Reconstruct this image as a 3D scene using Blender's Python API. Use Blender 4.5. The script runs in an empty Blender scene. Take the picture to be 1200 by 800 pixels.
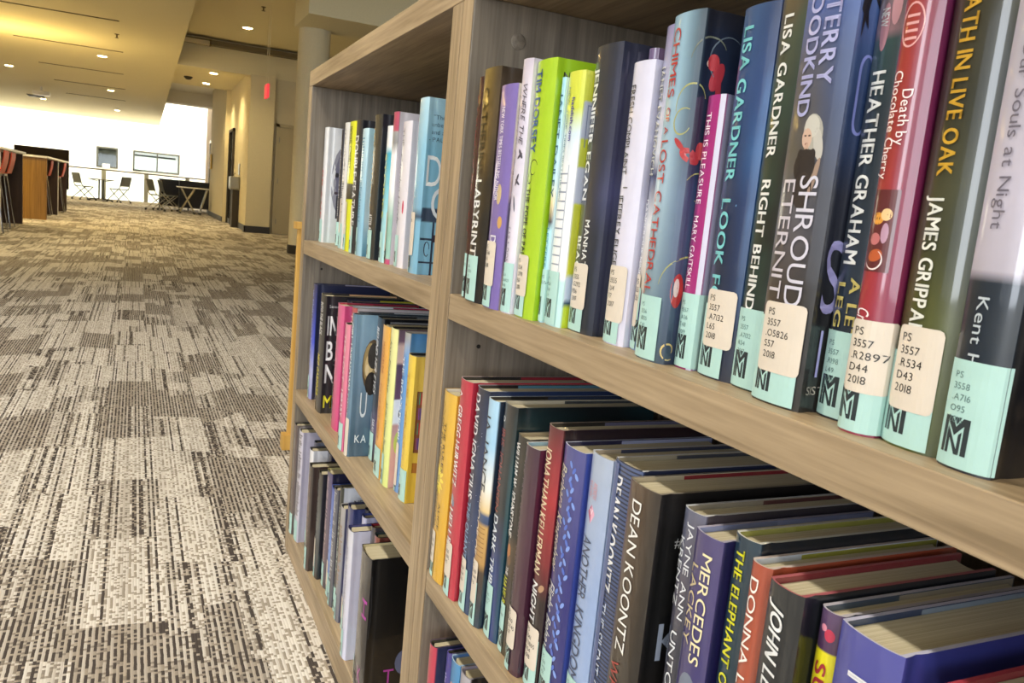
import bpy, bmesh, math, random
from mathutils import Vector, Matrix, noise
random.seed(7)
SC = bpy.context.scene
COL = SC.collection
PI = math.pi

# ---------------------------------------------------------------- camera, world, light, exposure
def camera():
    yaw, pitch, roll = math.radians(25.1148), math.radians(-8.7769), math.radians(5.4778)
    ca, sa, cb, sb = math.cos(yaw), math.sin(yaw), math.cos(pitch), math.sin(pitch)
    fw = Vector((sa*cb, ca*cb, sb)); r = Vector((ca, -sa, 0)); u = r.cross(fw)
    r2 = math.cos(roll)*r + math.sin(roll)*u
    u2 = -math.sin(roll)*r + math.cos(roll)*u
    cd = bpy.data.cameras.new('camera'); cd.sensor_width = 36; cd.lens = 36*945/1200
    cd.clip_start = .02; cd.clip_end = 200
    cd.dof.use_dof = True; cd.dof.focus_distance = 0.85; cd.dof.aperture_fstop = 40.0
    co = bpy.data.objects.new('camera', cd); COL.objects.link(co)
    m = Matrix((r2, u2, -fw)).transposed().to_4x4(); m.translation = (0, 0, .8)
    co.matrix_world = m
    SC.camera = co
camera()
W = bpy.data.worlds.new('world'); SC.world = W; W.use_nodes = True
W.node_tree.nodes['Background'].inputs[0].default_value = (.93, .96, 1, 1)
W.node_tree.nodes['Background'].inputs[1].default_value = 1.0
SC.view_settings.view_transform = 'Standard'
try: SC.view_settings.look = 'None'
except Exception: pass
SC.view_settings.gamma = 1.0
SC.view_settings.use_curve_mapping = False
SC.view_settings.exposure = 0.18

def area(name, loc, direction, sx, sy, power, col, spread=PI):
    l = bpy.data.lights.new(name, 'AREA'); l.shape = 'RECTANGLE'; l.size = sx; l.size_y = sy
    l.energy = power; l.color = col; l.spread = spread
    o = bpy.data.objects.new(name, l); COL.objects.link(o); o.location = loc
    o.rotation_euler = Vector(direction).to_track_quat('-Z', 'Y').to_euler()
    return o
DAY = (.86, .92, 1.0)
WARM = (1.0, .80, .42)
area('window_daylight_left', (-6.9, -1.3, 1.65), (1, 0, -.1), 2.4, 8.4, 500, DAY)       # daylight through the left windows
area('window_daylight_back', (-1.6, -5.3, 1.65), (0, 1, -.12), 9.0, 2.5, 270, DAY)     # daylight through the windows behind the camera
area('atrium_skylight', (-1.5, 37.0, 5.8), (0, 0, -1), 12, 7, 1500, (1, .985, .92))      # skylight of the far atrium

# ---------------------------------------------------------------- helpers
def lin(c):
    if isinstance(c, str):
        c = tuple(int(c[i:i+2], 16)/255 for i in (0, 2, 4))
    return tuple((x/12.92 if x <= .04045 else ((x+.055)/1.055)**2.4) for x in c[:3])

MATS = {}
def mat(name, col=None, rough=.5, attr=False, coat=0, metal=0, emis=None, bump=None, trans=0, spec=.5, coatr=.06):
    if name in MATS: return MATS[name]
    m = bpy.data.materials.new(name); m.use_nodes = True
    nt = m.node_tree; b = nt.nodes['Principled BSDF']
    b.inputs['Roughness'].default_value = rough
    b.inputs['Metallic'].default_value = metal
    b.inputs['Coat Weight'].default_value = coat
    b.inputs['Coat Roughness'].default_value = coatr
    b.inputs['Specular IOR Level'].default_value = spec
    if trans: b.inputs['Transmission Weight'].default_value = trans
    nz = nt.nodes.new('ShaderNodeTexNoise'); nz.inputs['Scale'].default_value = 60; nz.inputs['Detail'].default_value = 4
    tc = nt.nodes.new('ShaderNodeTexCoord'); nt.links.new(tc.outputs['Object'], nz.inputs['Vector'])
    mx = nt.nodes.new('ShaderNodeMix'); mx.data_type = 'RGBA'; mx.blend_type = 'MULTIPLY'; mx.inputs[0].default_value = .10
    rr = nt.nodes.new('ShaderNodeValToRGB'); rr.color_ramp.elements[0].color = (.45, .45, .45, 1); rr.color_ramp.elements[1].color = (1, 1, 1, 1)
    rr.color_ramp.elements[0].position = .3; rr.color_ramp.elements[1].position = .7
    nt.links.new(nz.outputs['Fac'], rr.inputs[0]); nt.links.new(rr.outputs[0], mx.inputs[7])
    if attr:
        a = nt.nodes.new('ShaderNodeAttribute'); a.attribute_name = 'col'; nt.links.new(a.outputs['Color'], mx.inputs[6])
    else:
        mx.inputs[6].default_value = (*lin(col), 1)
    nt.links.new(mx.outputs[2], b.inputs['Base Color'])
    if bump:
        bp = nt.nodes.new('ShaderNodeBump'); bp.inputs['Strength'].default_value = bump[0]; bp.inputs['Distance'].default_value = bump[1]
        n2 = nt.nodes.new('ShaderNodeTexNoise'); n2.inputs['Scale'].default_value = bump[2]
        nt.links.new(tc.outputs['Object'], n2.inputs['Vector'])
        nt.links.new(n2.outputs['Fac'], bp.inputs['Height']); nt.links.new(bp.outputs[0], b.inputs['Normal'])
    if emis:
        b.inputs['Emission Color'].default_value = (*lin(emis[0]), 1); b.inputs['Emission Strength'].default_value = emis[1]
    MATS[name] = m
    return m

def wood(name, axis, ca, cb, rough=.45, scale=1.0):
    """laminate with grain running along axis 0,1 or 2"""
    m = bpy.data.materials.new(name); m.use_nodes = True; nt = m.node_tree; b = nt.nodes['Principled BSDF']
    tc = nt.nodes.new('ShaderNodeTexCoord'); mp = nt.nodes.new('ShaderNodeMapping')
    sc = [55*scale, 55*scale, 55*scale]; sc[axis] = 2.2*scale
    mp.inputs['Scale'].default_value = sc
    nt.links.new(tc.outputs['Object'], mp.inputs[0])
    n1 = nt.nodes.new('ShaderNodeTexNoise'); n1.inputs['Scale'].default_value = 1.0; n1.inputs['Detail'].default_value = 6
    n1.inputs['Roughness'].default_value = .62; n1.inputs['Distortion'].default_value = .6
    nt.links.new(mp.outputs[0], n1.inputs['Vector'])
    mp2 = nt.nodes.new('ShaderNodeMapping'); s2 = [210*scale]*3; s2[axis] = 8*scale; mp2.inputs['Scale'].default_value = s2
    nt.links.new(tc.outputs['Object'], mp2.inputs[0])
    n2 = nt.nodes.new('ShaderNodeTexNoise'); n2.inputs['Scale'].default_value = 1.0; n2.inputs['Detail'].default_value = 3
    nt.links.new(mp2.outputs[0], n2.inputs['Vector'])
    r = nt.nodes.new('ShaderNodeValToRGB'); r.color_ramp.elements[0].position = .36; r.color_ramp.elements[1].position = .64
    r.color_ramp.elements[0].color = (*lin(ca), 1); r.color_ramp.elements[1].color = (*lin(cb), 1)
    ad = nt.nodes.new('ShaderNodeMath'); ad.operation = 'MULTIPLY_ADD'; ad.inputs[1].default_value = .4
    sb = nt.nodes.new('ShaderNodeMath'); sb.operation = 'MULTIPLY'; sb.inputs[1].default_value = .6
    nt.links.new(n1.outputs['Fac'], sb.inputs[0]); nt.links.new(n2.outputs['Fac'], ad.inputs[0]); nt.links.new(sb.outputs[0], ad.inputs[2])
    nt.links.new(ad.outputs[0], r.inputs[0]); nt.links.new(r.outputs[0], b.inputs['Base Color'])
    bp = nt.nodes.new('ShaderNodeBump'); bp.inputs['Strength'].default_value = .25; bp.inputs['Distance'].default_value = .0006
    nt.links.new(ad.outputs[0], bp.inputs['Height']); nt.links.new(bp.outputs[0], b.inputs['Normal'])
    b.inputs['Roughness'].default_value = rough
    MATS[name] = m
    return m

def link(name, me, m, parent=None, loc=None):
    o = bpy.data.objects.new(name, me); COL.objects.link(o)
    if m is not None and not me.materials: me.materials.append(m)
    if parent: o.parent = parent
    if loc: o.location = loc
    return o

def mesh(name, vs, fs, m, parent=None, cols=None, col=None, smooth=False, loc=None):
    me = bpy.data.meshes.new(name); me.from_pydata([tuple(v) for v in vs], [], fs)
    if cols is not None or col is not None:
        at = me.color_attributes.new('col', 'FLOAT_COLOR', 'POINT')
        if cols is None:
            c = (*lin(col), 1); dat = list(c)*len(vs)
        else:
            dat = [x for c in cols for x in (*c, 1)]
        at.data.foreach_set('color', dat)
    if smooth:
        me.polygons.foreach_set('use_smooth', [True]*len(me.polygons))
    me.update()
    return link(name, me, m, parent, loc)

def empty(name, loc, label=None, cat=None, group=None, rz=0):
    o = bpy.data.objects.new(name, None); COL.objects.link(o); o.location = loc; o.rotation_euler = (0, 0, rz)
    o.empty_display_size = .05
    tag(o, label, cat, group)
    return o
def tag(o, label=None, cat=None, group=None, kind=None):
    if label: o['label'] = label
    if cat: o['category'] = cat
    if group: o['group'] = group
    if kind: o['kind'] = kind
    return o

class MB:
    def __init__(s): s.bm = bmesh.new()
    def box(s, x0, x1, y0, y1, z0, z1, bev=0, rot=None, piv=None):
        g = bmesh.ops.create_cube(s.bm, size=1.0); vs = g['verts']
        for v in vs:
            v.co = Vector((x0+(v.co.x+.5)*(x1-x0), y0+(v.co.y+.5)*(y1-y0), z0+(v.co.z+.5)*(z1-z0)))
        if bev:
            es = list({e for v in vs for e in v.link_edges})
            r = bmesh.ops.bevel(s.bm, geom=es, offset=bev, segments=2, affect='EDGES', profile=.6)
            vs = list({v for f in r['faces'] for v in f.verts} | {v for v in vs if v.is_valid})
        if rot is not None:
            p = Vector(piv); 
            for v in vs: v.co = rot @ (v.co-p)+p
        return s
    def tube(s, pts, r, n=8):
        pts = [Vector(p) for p in pts]; rings = []
        for i, p in enumerate(pts):
            d = (pts[min(i+1, len(pts)-1)]-pts[max(i-1, 0)]).normalized()
            q = d.to_track_quat('Z', 'Y')
            rr = r[i] if isinstance(r, (list, tuple)) else r
            rings.append([s.bm.verts.new(p+q@Vector((rr*math.cos(2*PI*k/n), rr*math.sin(2*PI*k/n), 0))) for k in range(n)])
        for a, b in zip(rings, rings[1:]):
            for k in range(n): s.bm.faces.new((a[k], a[(k+1) % n], b[(k+1) % n], b[k]))
        s.bm.faces.new(rings[0][::-1]); s.bm.faces.new(rings[-1])
        return s
    def lathe(s, prof, c=(0, 0, 0), n=24):
        c = Vector(c); rings = []
        for (r, z) in prof:
            rings.append([s.bm.verts.new(c+Vector((r*math.cos(2*PI*k/n), r*math.sin(2*PI*k/n), z))) for k in range(n)])
        for a, b in zip(rings, rings[1:]):
            for k in range(n): s.bm.faces.new((a[k], a[(k+1) % n], b[(k+1) % n], b[k]))
        if prof[0][0] > 1e-5: s.bm.faces.new(rings[0][::-1])
        if prof[-1][0] > 1e-5: s.bm.faces.new(rings[-1])
        return s
    def sheet(s, grid, th):
        """grid of points -> thin solid"""
        nu, nv = len(grid), len(grid[0])
        G = [[Vector(p) for p in row] for row in grid]
        V = []; Wv = []
        for i in range(nu):
            a = []; b = []
            for j in range(nv):
                du = G[min(i+1, nu-1)][j]-G[max(i-1, 0)][j]; dv = G[i][min(j+1, nv-1)]-G[i][max(j-1, 0)]
                n = du.cross(dv); n = n.normalized() if n.length > 0 else Vector((0, 0, 1))
                a.append(s.bm.verts.new(G[i][j]+n*th/2)); b.append(s.bm.verts.new(G[i][j]-n*th/2))
            V.append(a); Wv.append(b)
        for i in range(nu-1):
            for j in range(nv-1):
                s.bm.faces.new((V[i][j], V[i+1][j], V[i+1][j+1], V[i][j+1])); s.bm.faces.new((Wv[i][j], Wv[i][j+1], Wv[i+1][j+1], Wv[i+1][j]))
        for i in range(nu-1):
            s.bm.faces.new((V[i][0], Wv[i][0], Wv[i+1][0], V[i+1][0])); s.bm.faces.new((V[i][-1], V[i+1][-1], Wv[i+1][-1], Wv[i][-1]))
        for j in range(nv-1):
            s.bm.faces.new((V[0][j], V[0][j+1], Wv[0][j+1], Wv[0][j])); s.bm.faces.new((V[-1][j], Wv[-1][j], Wv[-1][j+1], V[-1][j+1]))
        return s
    def build(s, name, m, parent=None, smooth=False, loc=None):
        bmesh.ops.recalc_face_normals(s.bm, faces=s.bm.faces)
        me = bpy.data.meshes.new(name); s.bm.to_mesh(me); s.bm.free()
        if smooth:
            me.polygons.foreach_set('use_smooth', [True]*len(me.polygons))
            try: me.set_sharp_from_angle(angle=math.radians(40))
            except Exception: pass
        return link(name, me, m, parent, loc)
def box(name, b, m, parent=None, bev=0, loc=None): return MB().box(*b, bev=bev).build(name, m, parent, loc=loc)
def struct(name, b, m):
    o = box(name, b, m); o['kind'] = 'structure'; return o

# ---------------------------------------------------------------- materials
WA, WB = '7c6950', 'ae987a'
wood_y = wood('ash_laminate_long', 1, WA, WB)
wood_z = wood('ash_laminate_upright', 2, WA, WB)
wood_shaded = wood('ash_laminate_shaded', 2, '655c51', '8e8476')  # same laminate, greyed and darkened: shade inside the bays is put into its colour
oak = wood('oak', 2, 'b98a3c', 'd8ad5c', scale=.6)
oakc = wood('counter_oak', 2, '7d5a26', 'a57c3a', scale=.3)
wall_m = mat('wall_paint', 'd6cbaa', .85, bump=(.1, .002, 120))
wallw_m = mat('white_wall_paint', 'f2efe6', .85)
wall_shade = mat('white_door_shaded', 'b3a685', .6)  # white door darkened, the shade on its wall put into the colour
ceil_m = mat('ceiling_paint', 'e2d8b4', .9, bump=(.1, .002, 90))
ceilw_m = mat('white_ceiling_paint', 'f4f1e6', .9)
base_m = mat('dark_rubber_base', '2a2622', .5)
dark_m = mat('dark_slot', '5c4d2c', .8)
black_m = mat('black_plastic', '1d1b1a', .45)
brown_m = wood('dark_brown_laminate', 2, '2c1b12', '44301f', scale=.3)
white_m = mat('white_laminate', 'ece9e2', .35)
chrome_m = mat('chrome', 'c9c9c7', .2, metal=1)
grey_m = mat('grey_metal', '8e9088', .4, metal=.6)
red_m = mat('red_shell_plastic', 'c8492c', .4)
mesh_m = mat('grey_mesh', '7f837c', .8)
lamp_m = mat('lamp_glow', 'fff4d8', .5, emis=('fff0c8', 14))
exit_m = mat('exit_red', 'd8383a', .5, emis=('f04048', .8))
yellow_m = mat('yellow_sign', 'd6ae2a', .6)
glass_m = mat('glass', 'e9f2ef', .03, trans=1.0)
jacket = mat('mylar_jacket', attr=True, rough=.36, coat=1.0, coatr=.05)
matte = mat('paper_label', attr=True, rough=.55, coat=.25, coatr=.2)
ink = mat('print_ink', attr=True, rough=.4, coat=.8, coatr=.06)

def pages_mat():
    m = bpy.data.materials.new('page_edges'); m.use_nodes = True; nt = m.node_tree; b = nt.nodes['Principled BSDF']
    tc = nt.nodes.new('ShaderNodeTexCoord'); mp = nt.nodes.new('ShaderNodeMapping'); mp.inputs['Scale'].default_value = (3, 1400, 3)
    nt.links.new(tc.outputs['Object'], mp.inputs[0])
    n = nt.nodes.new('ShaderNodeTexNoise'); n.inputs['Scale'].default_value = 1; n.inputs['Detail'].default_value = 3
    nt.links.new(mp.outputs[0], n.inputs['Vector'])
    r = nt.nodes.new('ShaderNodeValToRGB'); r.color_ramp.elements[0].position = .3; r.color_ramp.elements[1].position = .7
    r.color_ramp.elements[0].color = (*lin('a69c82'), 1); r.color_ramp.elements[1].color = (*lin('c6bda3'), 1)
    nt.links.new(n.outputs['Fac'], r.inputs[0]); nt.links.new(r.outputs[0], b.inputs['Base Color']); b.inputs['Roughness'].default_value = .9
    return m
pages_m = pages_mat()

def carpet_mat():
    m = bpy.data.materials.new('striped_carpet'); m.use_nodes = True; nt = m.node_tree; b = nt.nodes['Principled BSDF']
    N = nt.nodes; Lk = nt.links
    def M(op, a, bb=None, c=None):
        n = N.new('ShaderNodeMath'); n.operation = op
        for i, v in enumerate((a, bb, c)):
            if v is None: continue
            if isinstance(v, (int, float)): n.inputs[i].default_value = v
            else: Lk.new(v, n.inputs[i])
        return n.outputs[0]
    def wn(*a):
        cb = N.new('ShaderNodeCombineXYZ')
        for i, v in enumerate(a):
            if isinstance(v, (int, float)): cb.inputs[i].default_value = v
            else: Lk.new(v, cb.inputs[i])
        n = N.new('ShaderNodeTexWhiteNoise'); n.noise_dimensions = '3D'; Lk.new(cb.outputs[0], n.inputs['Vector'])
        return n.outputs['Value']
    g = N.new('ShaderNodeNewGeometry'); mp = N.new('ShaderNodeMapping'); mp.inputs['Rotation'].default_value = (0, 0, math.radians(-.43))
    Lk.new(g.outputs['Position'], mp.inputs[0]); sx = N.new('ShaderNodeSeparateXYZ'); Lk.new(mp.outputs[0], sx.inputs[0])
    x, y = sx.outputs[0], sx.outputs[1]
    def block(w, l, seed, skew):
        c = M('FLOOR', M('DIVIDE', M('ADD', x, 50+seed), w))
        rc = wn(c, seed)
        ys = M('ADD', M('ADD', y, 50), M('MULTIPLY', rc, l*3))
        ys = M('ADD', ys, M('MULTIPLY', M('MULTIPLY', x, skew), M('SUBTRACT', wn(c, seed+5), .5)))
        r = M('FLOOR', M('DIVIDE', ys, l))
        return wn(c, r, seed+9)
    v1 = block(.152, .40, 1.0, 2.4); v2 = block(.076, .21, 2.0, 1.6); v3 = block(.304, .56, 3.0, 1.2)
    v = M('ADD', M('ADD', M('MULTIPLY', v1, .5), M('MULTIPLY', v2, .25)), M('MULTIPLY', v3, .25))
    wob = N.new('ShaderNodeTexNoise'); wob.inputs['Scale'].default_value = 55; Lk.new(mp.outputs[0], wob.inputs['Vector'])
    xw = M('ADD', x, M('MULTIPLY', M('SUBTRACT', wob.outputs['Fac'], .5), .0022))
    li = M('FLOOR', M('DIVIDE', M('ADD', xw, 50), .0052))
    ln = wn(li, M('FLOOR', M('MULTIPLY', v1, 37)), 4.0)
    lx = M('FRACT', M('DIVIDE', M('ADD', xw, 50), .0104))
    alt = M('LESS_THAN', lx, .5)
    tC = M('GREATER_THAN', v, .585); tA = M('LESS_THAN', v, .475)
    tB = M('SUBTRACT', 1, M('ADD', tC, tA))
    prob = M('ADD', M('MULTIPLY', tA, .13), M('MULTIPLY', tB, .40))
    spars = M('LESS_THAN', ln, prob)
    dark = M('MAXIMUM', M('MULTIPLY', tC, alt), M('MULTIPLY', M('SUBTRACT', 1, tC), spars))
    # loops broken along the stripe
    yl = M('FLOOR', M('DIVIDE', M('ADD', y, 50), .0065))
    lp = wn(li, yl, 6.0)
    dark = M('MULTIPLY', dark, M('SUBTRACT', 1, M('MULTIPLY', M('GREATER_THAN', lp, .72), .7)))
    dark = M('ADD', dark, M('MULTIPLY', M('MULTIPLY', M('LESS_THAN', lp, .14), M('SUBTRACT', 1, dark)), .45))
    dark = M('MAXIMUM', dark, M('MULTIPLY', M('MULTIPLY', alt, M('GREATER_THAN', wn(li, yl, 11.0), .52)), M('ADD', M('MULTIPLY', tA, .45), M('MULTIPLY', tB, .6))))
    mid = M('ADD', M('MULTIPLY', wn(li, 3.0, 8.0), .2), M('ADD', M('MULTIPLY', tC, .26), M('MULTIPLY', tB, .12)))
    dk = M('MINIMUM', M('ADD', dark, M('MULTIPLY', mid, M('SUBTRACT', 1, dark))), 1)
    r = N.new('ShaderNodeValToRGB'); Lk.new(dk, r.inputs[0])
    r.color_ramp.elements[0].color = (*lin('dad5cf'), 1); r.color_ramp.elements[1].color = (*lin('4a4340'), 1)
    e = r.color_ramp.elements.new(.45); e.color = (*lin('a0968a'), 1)
    Lk.new(r.outputs[0], b.inputs['Base Color']); b.inputs['Roughness'].default_value = 1; b.inputs['Specular IOR Level'].default_value = .1
    hx = M('ABSOLUTE', M('SUBTRACT', M('FRACT', M('DIVIDE', M('ADD', xw, 50), .0052)), .5))
    hgt = M('SUBTRACT', M('ADD', M('MULTIPLY', lp, .5), .5), hx)
    bp = N.new('ShaderNodeBump'); bp.inputs['Strength'].default_value = .5; bp.inputs['Distance'].default_value = .002
    Lk.new(hgt, bp.inputs['Height']); Lk.new(bp.outputs[0], b.inputs['Normal'])
    return m
carpet = carpet_mat()

# ---------------------------------------------------------------- setting
struct('floor', (-7, 6.5, -6, 31.3, -.12, 0), carpet)
struct('trim_1', (-9, 6.5, 31.3, 40, -.12, 0), white_m)                       # pale atrium floor
struct('ceiling', (-7, .53, -6, 35.6, 3.0, 3.6), ceil_m)
struct('trim_2', (.53, 6.5, -6, 16.9, 3.55, 3.75), ceil_m)                    # raised ceiling on the right
struct('trim_3', (.53, 6.5, 16.9, 17.2, 3.0, 3.75), ceil_m)                   # bulkhead across the aisle
struct('trim_15', (.53, 6.5, 17.2, 21.4, 3.15, 3.75), ceil_m)                 # low ceiling past the bulkhead
struct('trim_4', (.53, 6.5, 21.4, 27, 3.55, 3.75), ceilw_m)
struct('trim_5', (.53, 6.5, 27, 27.6, 3.2, 3.75), ceilw_m)
struct('trim_6', (1.8, 6.5, 10.6, 11.65, 3.02, 3.55), ceil_m)                 # bulkhead by the round column
struct('trim_7', (-9, 6.5, 27.6, 41, 6.0, 6.2), ceilw_m)
struct('wall_right', (6.5, 6.7, -6, 41, 0, 6.2), wallw_m)
struct('wall_corridor', (1.88, 6.5, 17.05, 21.2, 0, 3.15), wall_m)
struct('wall_corridor_far', (1.78, 6.5, 21.2, 25.8, 0, 3.55), wall_m)
struct('wall_door', (1.95, 6.5, 16.9, 17.05, 0, 3.0), wall_m)
struct('wall_pier', (1.83, 2.29, 16.72, 16.9, 0, 3.0), wall_m)
wb = MB(); wb.box(2.0, 6.5, 25.8, 31.2, 0, 3.55); o = wb.build('wall_atrium_side', mat('brown_wall', 'b39c80', .8)); o['kind'] = 'structure'
# far atrium wall with two interior windows
fw = MB()
fw.box(-9, -1.86, 40, 40.2, 0, 6).box(-1.86, -1.02, 40, 40.2, 0, 1.21).box(-1.86, -1.02, 40, 40.2, 2.1, 6)
fw.box(-1.02, -.43, 40, 40.2, 0, 6).box(-.43, 1.47, 40, 40.2, 0, 1.21).box(-.43, 1.47, 40, 40.2, 2.09, 6).box(1.47, 6.5, 40, 40.2, 0, 6)
o = fw.build('wall_far', wallw_m); o['kind'] = 'structure'
def window(name, x0, x1, z0, z1, y, bars, back):
    root = empty(name, (0, 0, 0)); root['kind'] = 'structure'
    w = MB(); t = .07
    w.box(x0, x1, y-.05, y+.06, z0, z0+t).box(x0, x1, y-.05, y+.06, z1-t, z1).box(x0, x0+t, y-.05, y+.06, z0+t, z1-t).box(x1-t, x1, y-.05, y+.06, z0+t, z1-t)
    for bx in bars: w.box(bx-.03, bx+.03, y-.04, y+.05, z0+t, z1-t)
    w.build('window_frame', mat('grey_frame', '4c4e46', .5), root)
    box('window_pane', (x0+t, x1-t, y+.0, y+.012, z0+t, z1-t), glass_m, root)
    bk = MB().box(x0, x1, y+.14, y+.19, z0, z1); bk.build('window_room_beyond', back, root)
    return root
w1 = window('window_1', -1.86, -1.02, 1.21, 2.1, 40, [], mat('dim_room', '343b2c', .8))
box('window_shelf', (-1.75, -1.1, 40.08, 40.13, 1.66, 1.73), mat('dark_item', '2d3128', .8), w1)
box('window_paper', (-1.62, -1.33, 39.9, 39.945, 1.22, 1.38), white_m, w1)
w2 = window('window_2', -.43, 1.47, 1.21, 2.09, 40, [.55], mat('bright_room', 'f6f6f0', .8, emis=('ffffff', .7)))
box('window_blind', (-.36, 1.3, 40.06, 40.1, 1.86, 1.93), mat('dark_blind', '2a2b28', .8), w2)
box('window_sill', (-.43, -.1, 39.86, 39.95, 1.2, 1.28), mat('dark_item', '2d3128', .8), w2)
struct('wall_far_left', (-9.2, -9, 27.6, 40.2, 0, 6.2), wallw_m)
# left wall and back wall with window openings (daylight comes in here)
wl = MB(); wl.box(-7.2, -7, -6, 31.3, 0, .45).box(-7.2, -7, -6, 31.3, 2.85, 3.6)
for y in (-6, -3.2, -.2): wl.box(-7.2, -7, y, y+.3, .45, 2.85)
wl.box(-7.2, -7, 3, 31.3, .45, 2.85)
o = wl.build('wall_left', wallw_m); o['kind'] = 'structure'
wk = MB(); wk.box(-7, 6.5, -6.2, -6, 0, .45).box(-7, 6.5, -6.2, -6, 2.85, 3.6)
for x in range(-7, 7, 3): wk.box(x, x+.4, -6.2, -6, .45, 2.85)
o = wk.build('wall_back', wallw_m); o['kind'] = 'structure'
# baseboards
bb = MB(); bb.box(1.76, 1.78, 21.2, 25.8, 0, .12).box(1.86, 1.88, 17.05, 21.2, 0, .12).build('baseboard_corridor', base_m)['kind'] = 'structure'
MB().box(1.81, 2.3, 16.7, 16.72, 0, .13).box(1.81, 1.83, 16.7, 16.9, 0, .13).build('baseboard_pier', base_m)['kind'] = 'structure'
# white door in the shaded wall
d1 = empty('door_1', (2.36, 16.9, 0)); d1['kind'] = 'structure'
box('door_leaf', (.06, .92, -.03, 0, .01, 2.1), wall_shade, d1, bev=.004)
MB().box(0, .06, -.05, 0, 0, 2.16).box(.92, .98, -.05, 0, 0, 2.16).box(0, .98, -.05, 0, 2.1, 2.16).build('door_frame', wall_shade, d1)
for z in (.25, 1.05, 1.85): box('hinge', (.055, .075, -.045, -.028, z-.05, z+.05), grey_m, d1)
MB().tube([(.85, -.03, 1.0), (.85, -.08, 1.0), (.76, -.08, 1.0)], .01).build('door_handle', chrome_m, d1)
# lift opening in the corridor wall, its dark recess painted as a black leaf
d2 = empty('door_2', (1.88, 19.85, 0)); d2['kind'] = 'structure'
box('door_leaf', (-.012, -.002, .06, .94, 0, 2.12), mat('lift_recess_shade', '100e0b', .95, spec=.1), d2)
MB().box(-.05, 0, 0, .06, 0, 2.18).box(-.05, 0, .94, 1, 0, 2.18).box(-.05, 0, 0, 1, 2.12, 2.18).build('door_frame', mat('bronze_frame', '3a3226', .6, metal=.2), d2)
d3 = empty('door_3', (2.0, 27.2, 0)); d3['kind'] = 'structure'
box('door_leaf', (-.02, -.002, 0, 1.5, 0, 2.2), mat('dark_door', '1b1712', .4), d3)
MB().box(-.06, 0, -.06, 0, 0, 2.3).box(-.06, 0, 1.5, 1.56, 0, 2.3).box(-.06, 0, 0, 1.5, 2.2, 2.3).build('door_frame', white_m, d3)
# ceiling slots
for i, (y, x0, x1) in enumerate([(7.1, -1.83, -.37), (10.2, -1.83, -.37), (13.33, -1.95, -.36), (16.43, -1.83, -.37), (19.8, -1.8, -.43), (23.0, -1.8, -.45), (26.3, -1.8, -.5)]):
    o = MB().box(x0-.2 if i > 1 else x0, x1, y-.02, y+.02, 2.992, 3.0).build('trim_%d' % (i+8), dark_m); o['kind'] = 'structure'

# round column
c = empty('round_column', (2.07, 11.62, 0), 'cream round column standing just past the far end of the bookcase', 'column')
MB().lathe([(.21, 0.0), (.21, 3.02)], n=40).build('column_shaft', wall_m, c, smooth=True)
MB().lathe([(.215, 0.0), (.222, .005), (.222, .115), (.215, .12)], n=40).build('column_base', base_m, c, smooth=True)

# ---------------------------------------------------------------- ceiling fixtures
NEAR = (1, .93, .8)
def downlight(x, y, z, label, power=14, c=WARM):
    t = empty('downlight', (x, y, z), label, 'ceiling light', 'recessed ceiling downlights')
    MB().lathe([(.075, -.001), (.095, -.006), (.1, -.001)], n=24).build('trim_ring', white_m, t, smooth=True)
    MB().lathe([(0.0001, -.004), (.076, -.004)], n=24).build('lamp_disc', lamp_m, t)
    l = bpy.data.lights.new('downlight_lamp', 'SPOT'); l.energy = power; l.color = c; l.spot_size = math.radians(130); l.spot_blend = .8; l.shadow_soft_size = .08
    lo = bpy.data.objects.new('downlight_lamp', l); COL.objects.link(lo); lo.parent = t; lo.location = (0, 0, -.03)
    return t
P = 250
downlight(-.77, 1.4, 3.0, 'added recessed downlight over the aisle, brightening the near bookcase', P*.95, NEAR)  # unseen extra fixture between the spaced ones, added to brighten the near shelf tops
downlight(-.77, -1.8, 3.0, 'recessed downlight behind the camera position', P*.95, NEAR)
downlight(-.77, 4.6, 3.0, 'recessed downlight in the flat ceiling above the near carpet', P*.6, NEAR)
downlight(-.77, 11.0, 3.0, 'recessed downlight before the first ceiling slots', P)
downlight(-.74, 17.4, 3.0, 'largest looking round downlight, right of the second ceiling slot', P)
downlight(-.80, 23.8, 3.0, 'small downlight second in the row toward the atrium', P)
downlight(-.83, 30.3, 3.0, 'third downlight in the row along the aisle, near ceiling edge', P)
downlight(-2.71, 8.5, 3.0, 'recessed downlight above the near bar counter', P)
downlight(-2.71, 14.9, 3.0, 'recessed downlight left of the ceiling slots', P*1.6)
downlight(-2.71, 21.3, 3.0, 'downlight at the left edge of the photo above the counters', P*1.6)
downlight(-2.85, 29.5, 3.0, 'small downlight beside the dark ceiling vent', P)
downlight(1.57, 15.2, 3.55, 'downlight in the raised ceiling above the exit sign', P*.5)
downlight(1.29, 18.62, 3.15, 'nearer downlight in the low ceiling past the bulkhead', P*.6)
downlight(1.27, 20.6, 3.15, 'farther downlight in the low ceiling past the bulkhead', P*.6)
area('wall_washer_lamp', (-3.6, 15.5, 2.4), (.25, 0, 1), .5, 5, 95, (1, .72, .25))
def sprinkler(x, y, z, lab):
    t = empty('sprinkler', (x, y, z), lab, 'sprinkler', 'ceiling sprinkler heads')
    MB().lathe([(.035, 0), (.035, -.006), (.012, -.01), (.01, -.05), (.028, -.055), (.028, -.06)], n=12).build('sprinkler_head', mat('dull_brass', '6e5c34', .5, metal=.5), t)
sprinkler(-.42, 14.54, 3.0, 'small sprinkler head hanging between the first two ceiling slots')
sprinkler(1.59, 13.3, 3.55, 'small sprinkler head in the raised ceiling near the bulkhead')
sprinkler(-.9, 10.2, 3.0, 'small sprinkler head nearest the camera on the flat ceiling')
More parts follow.
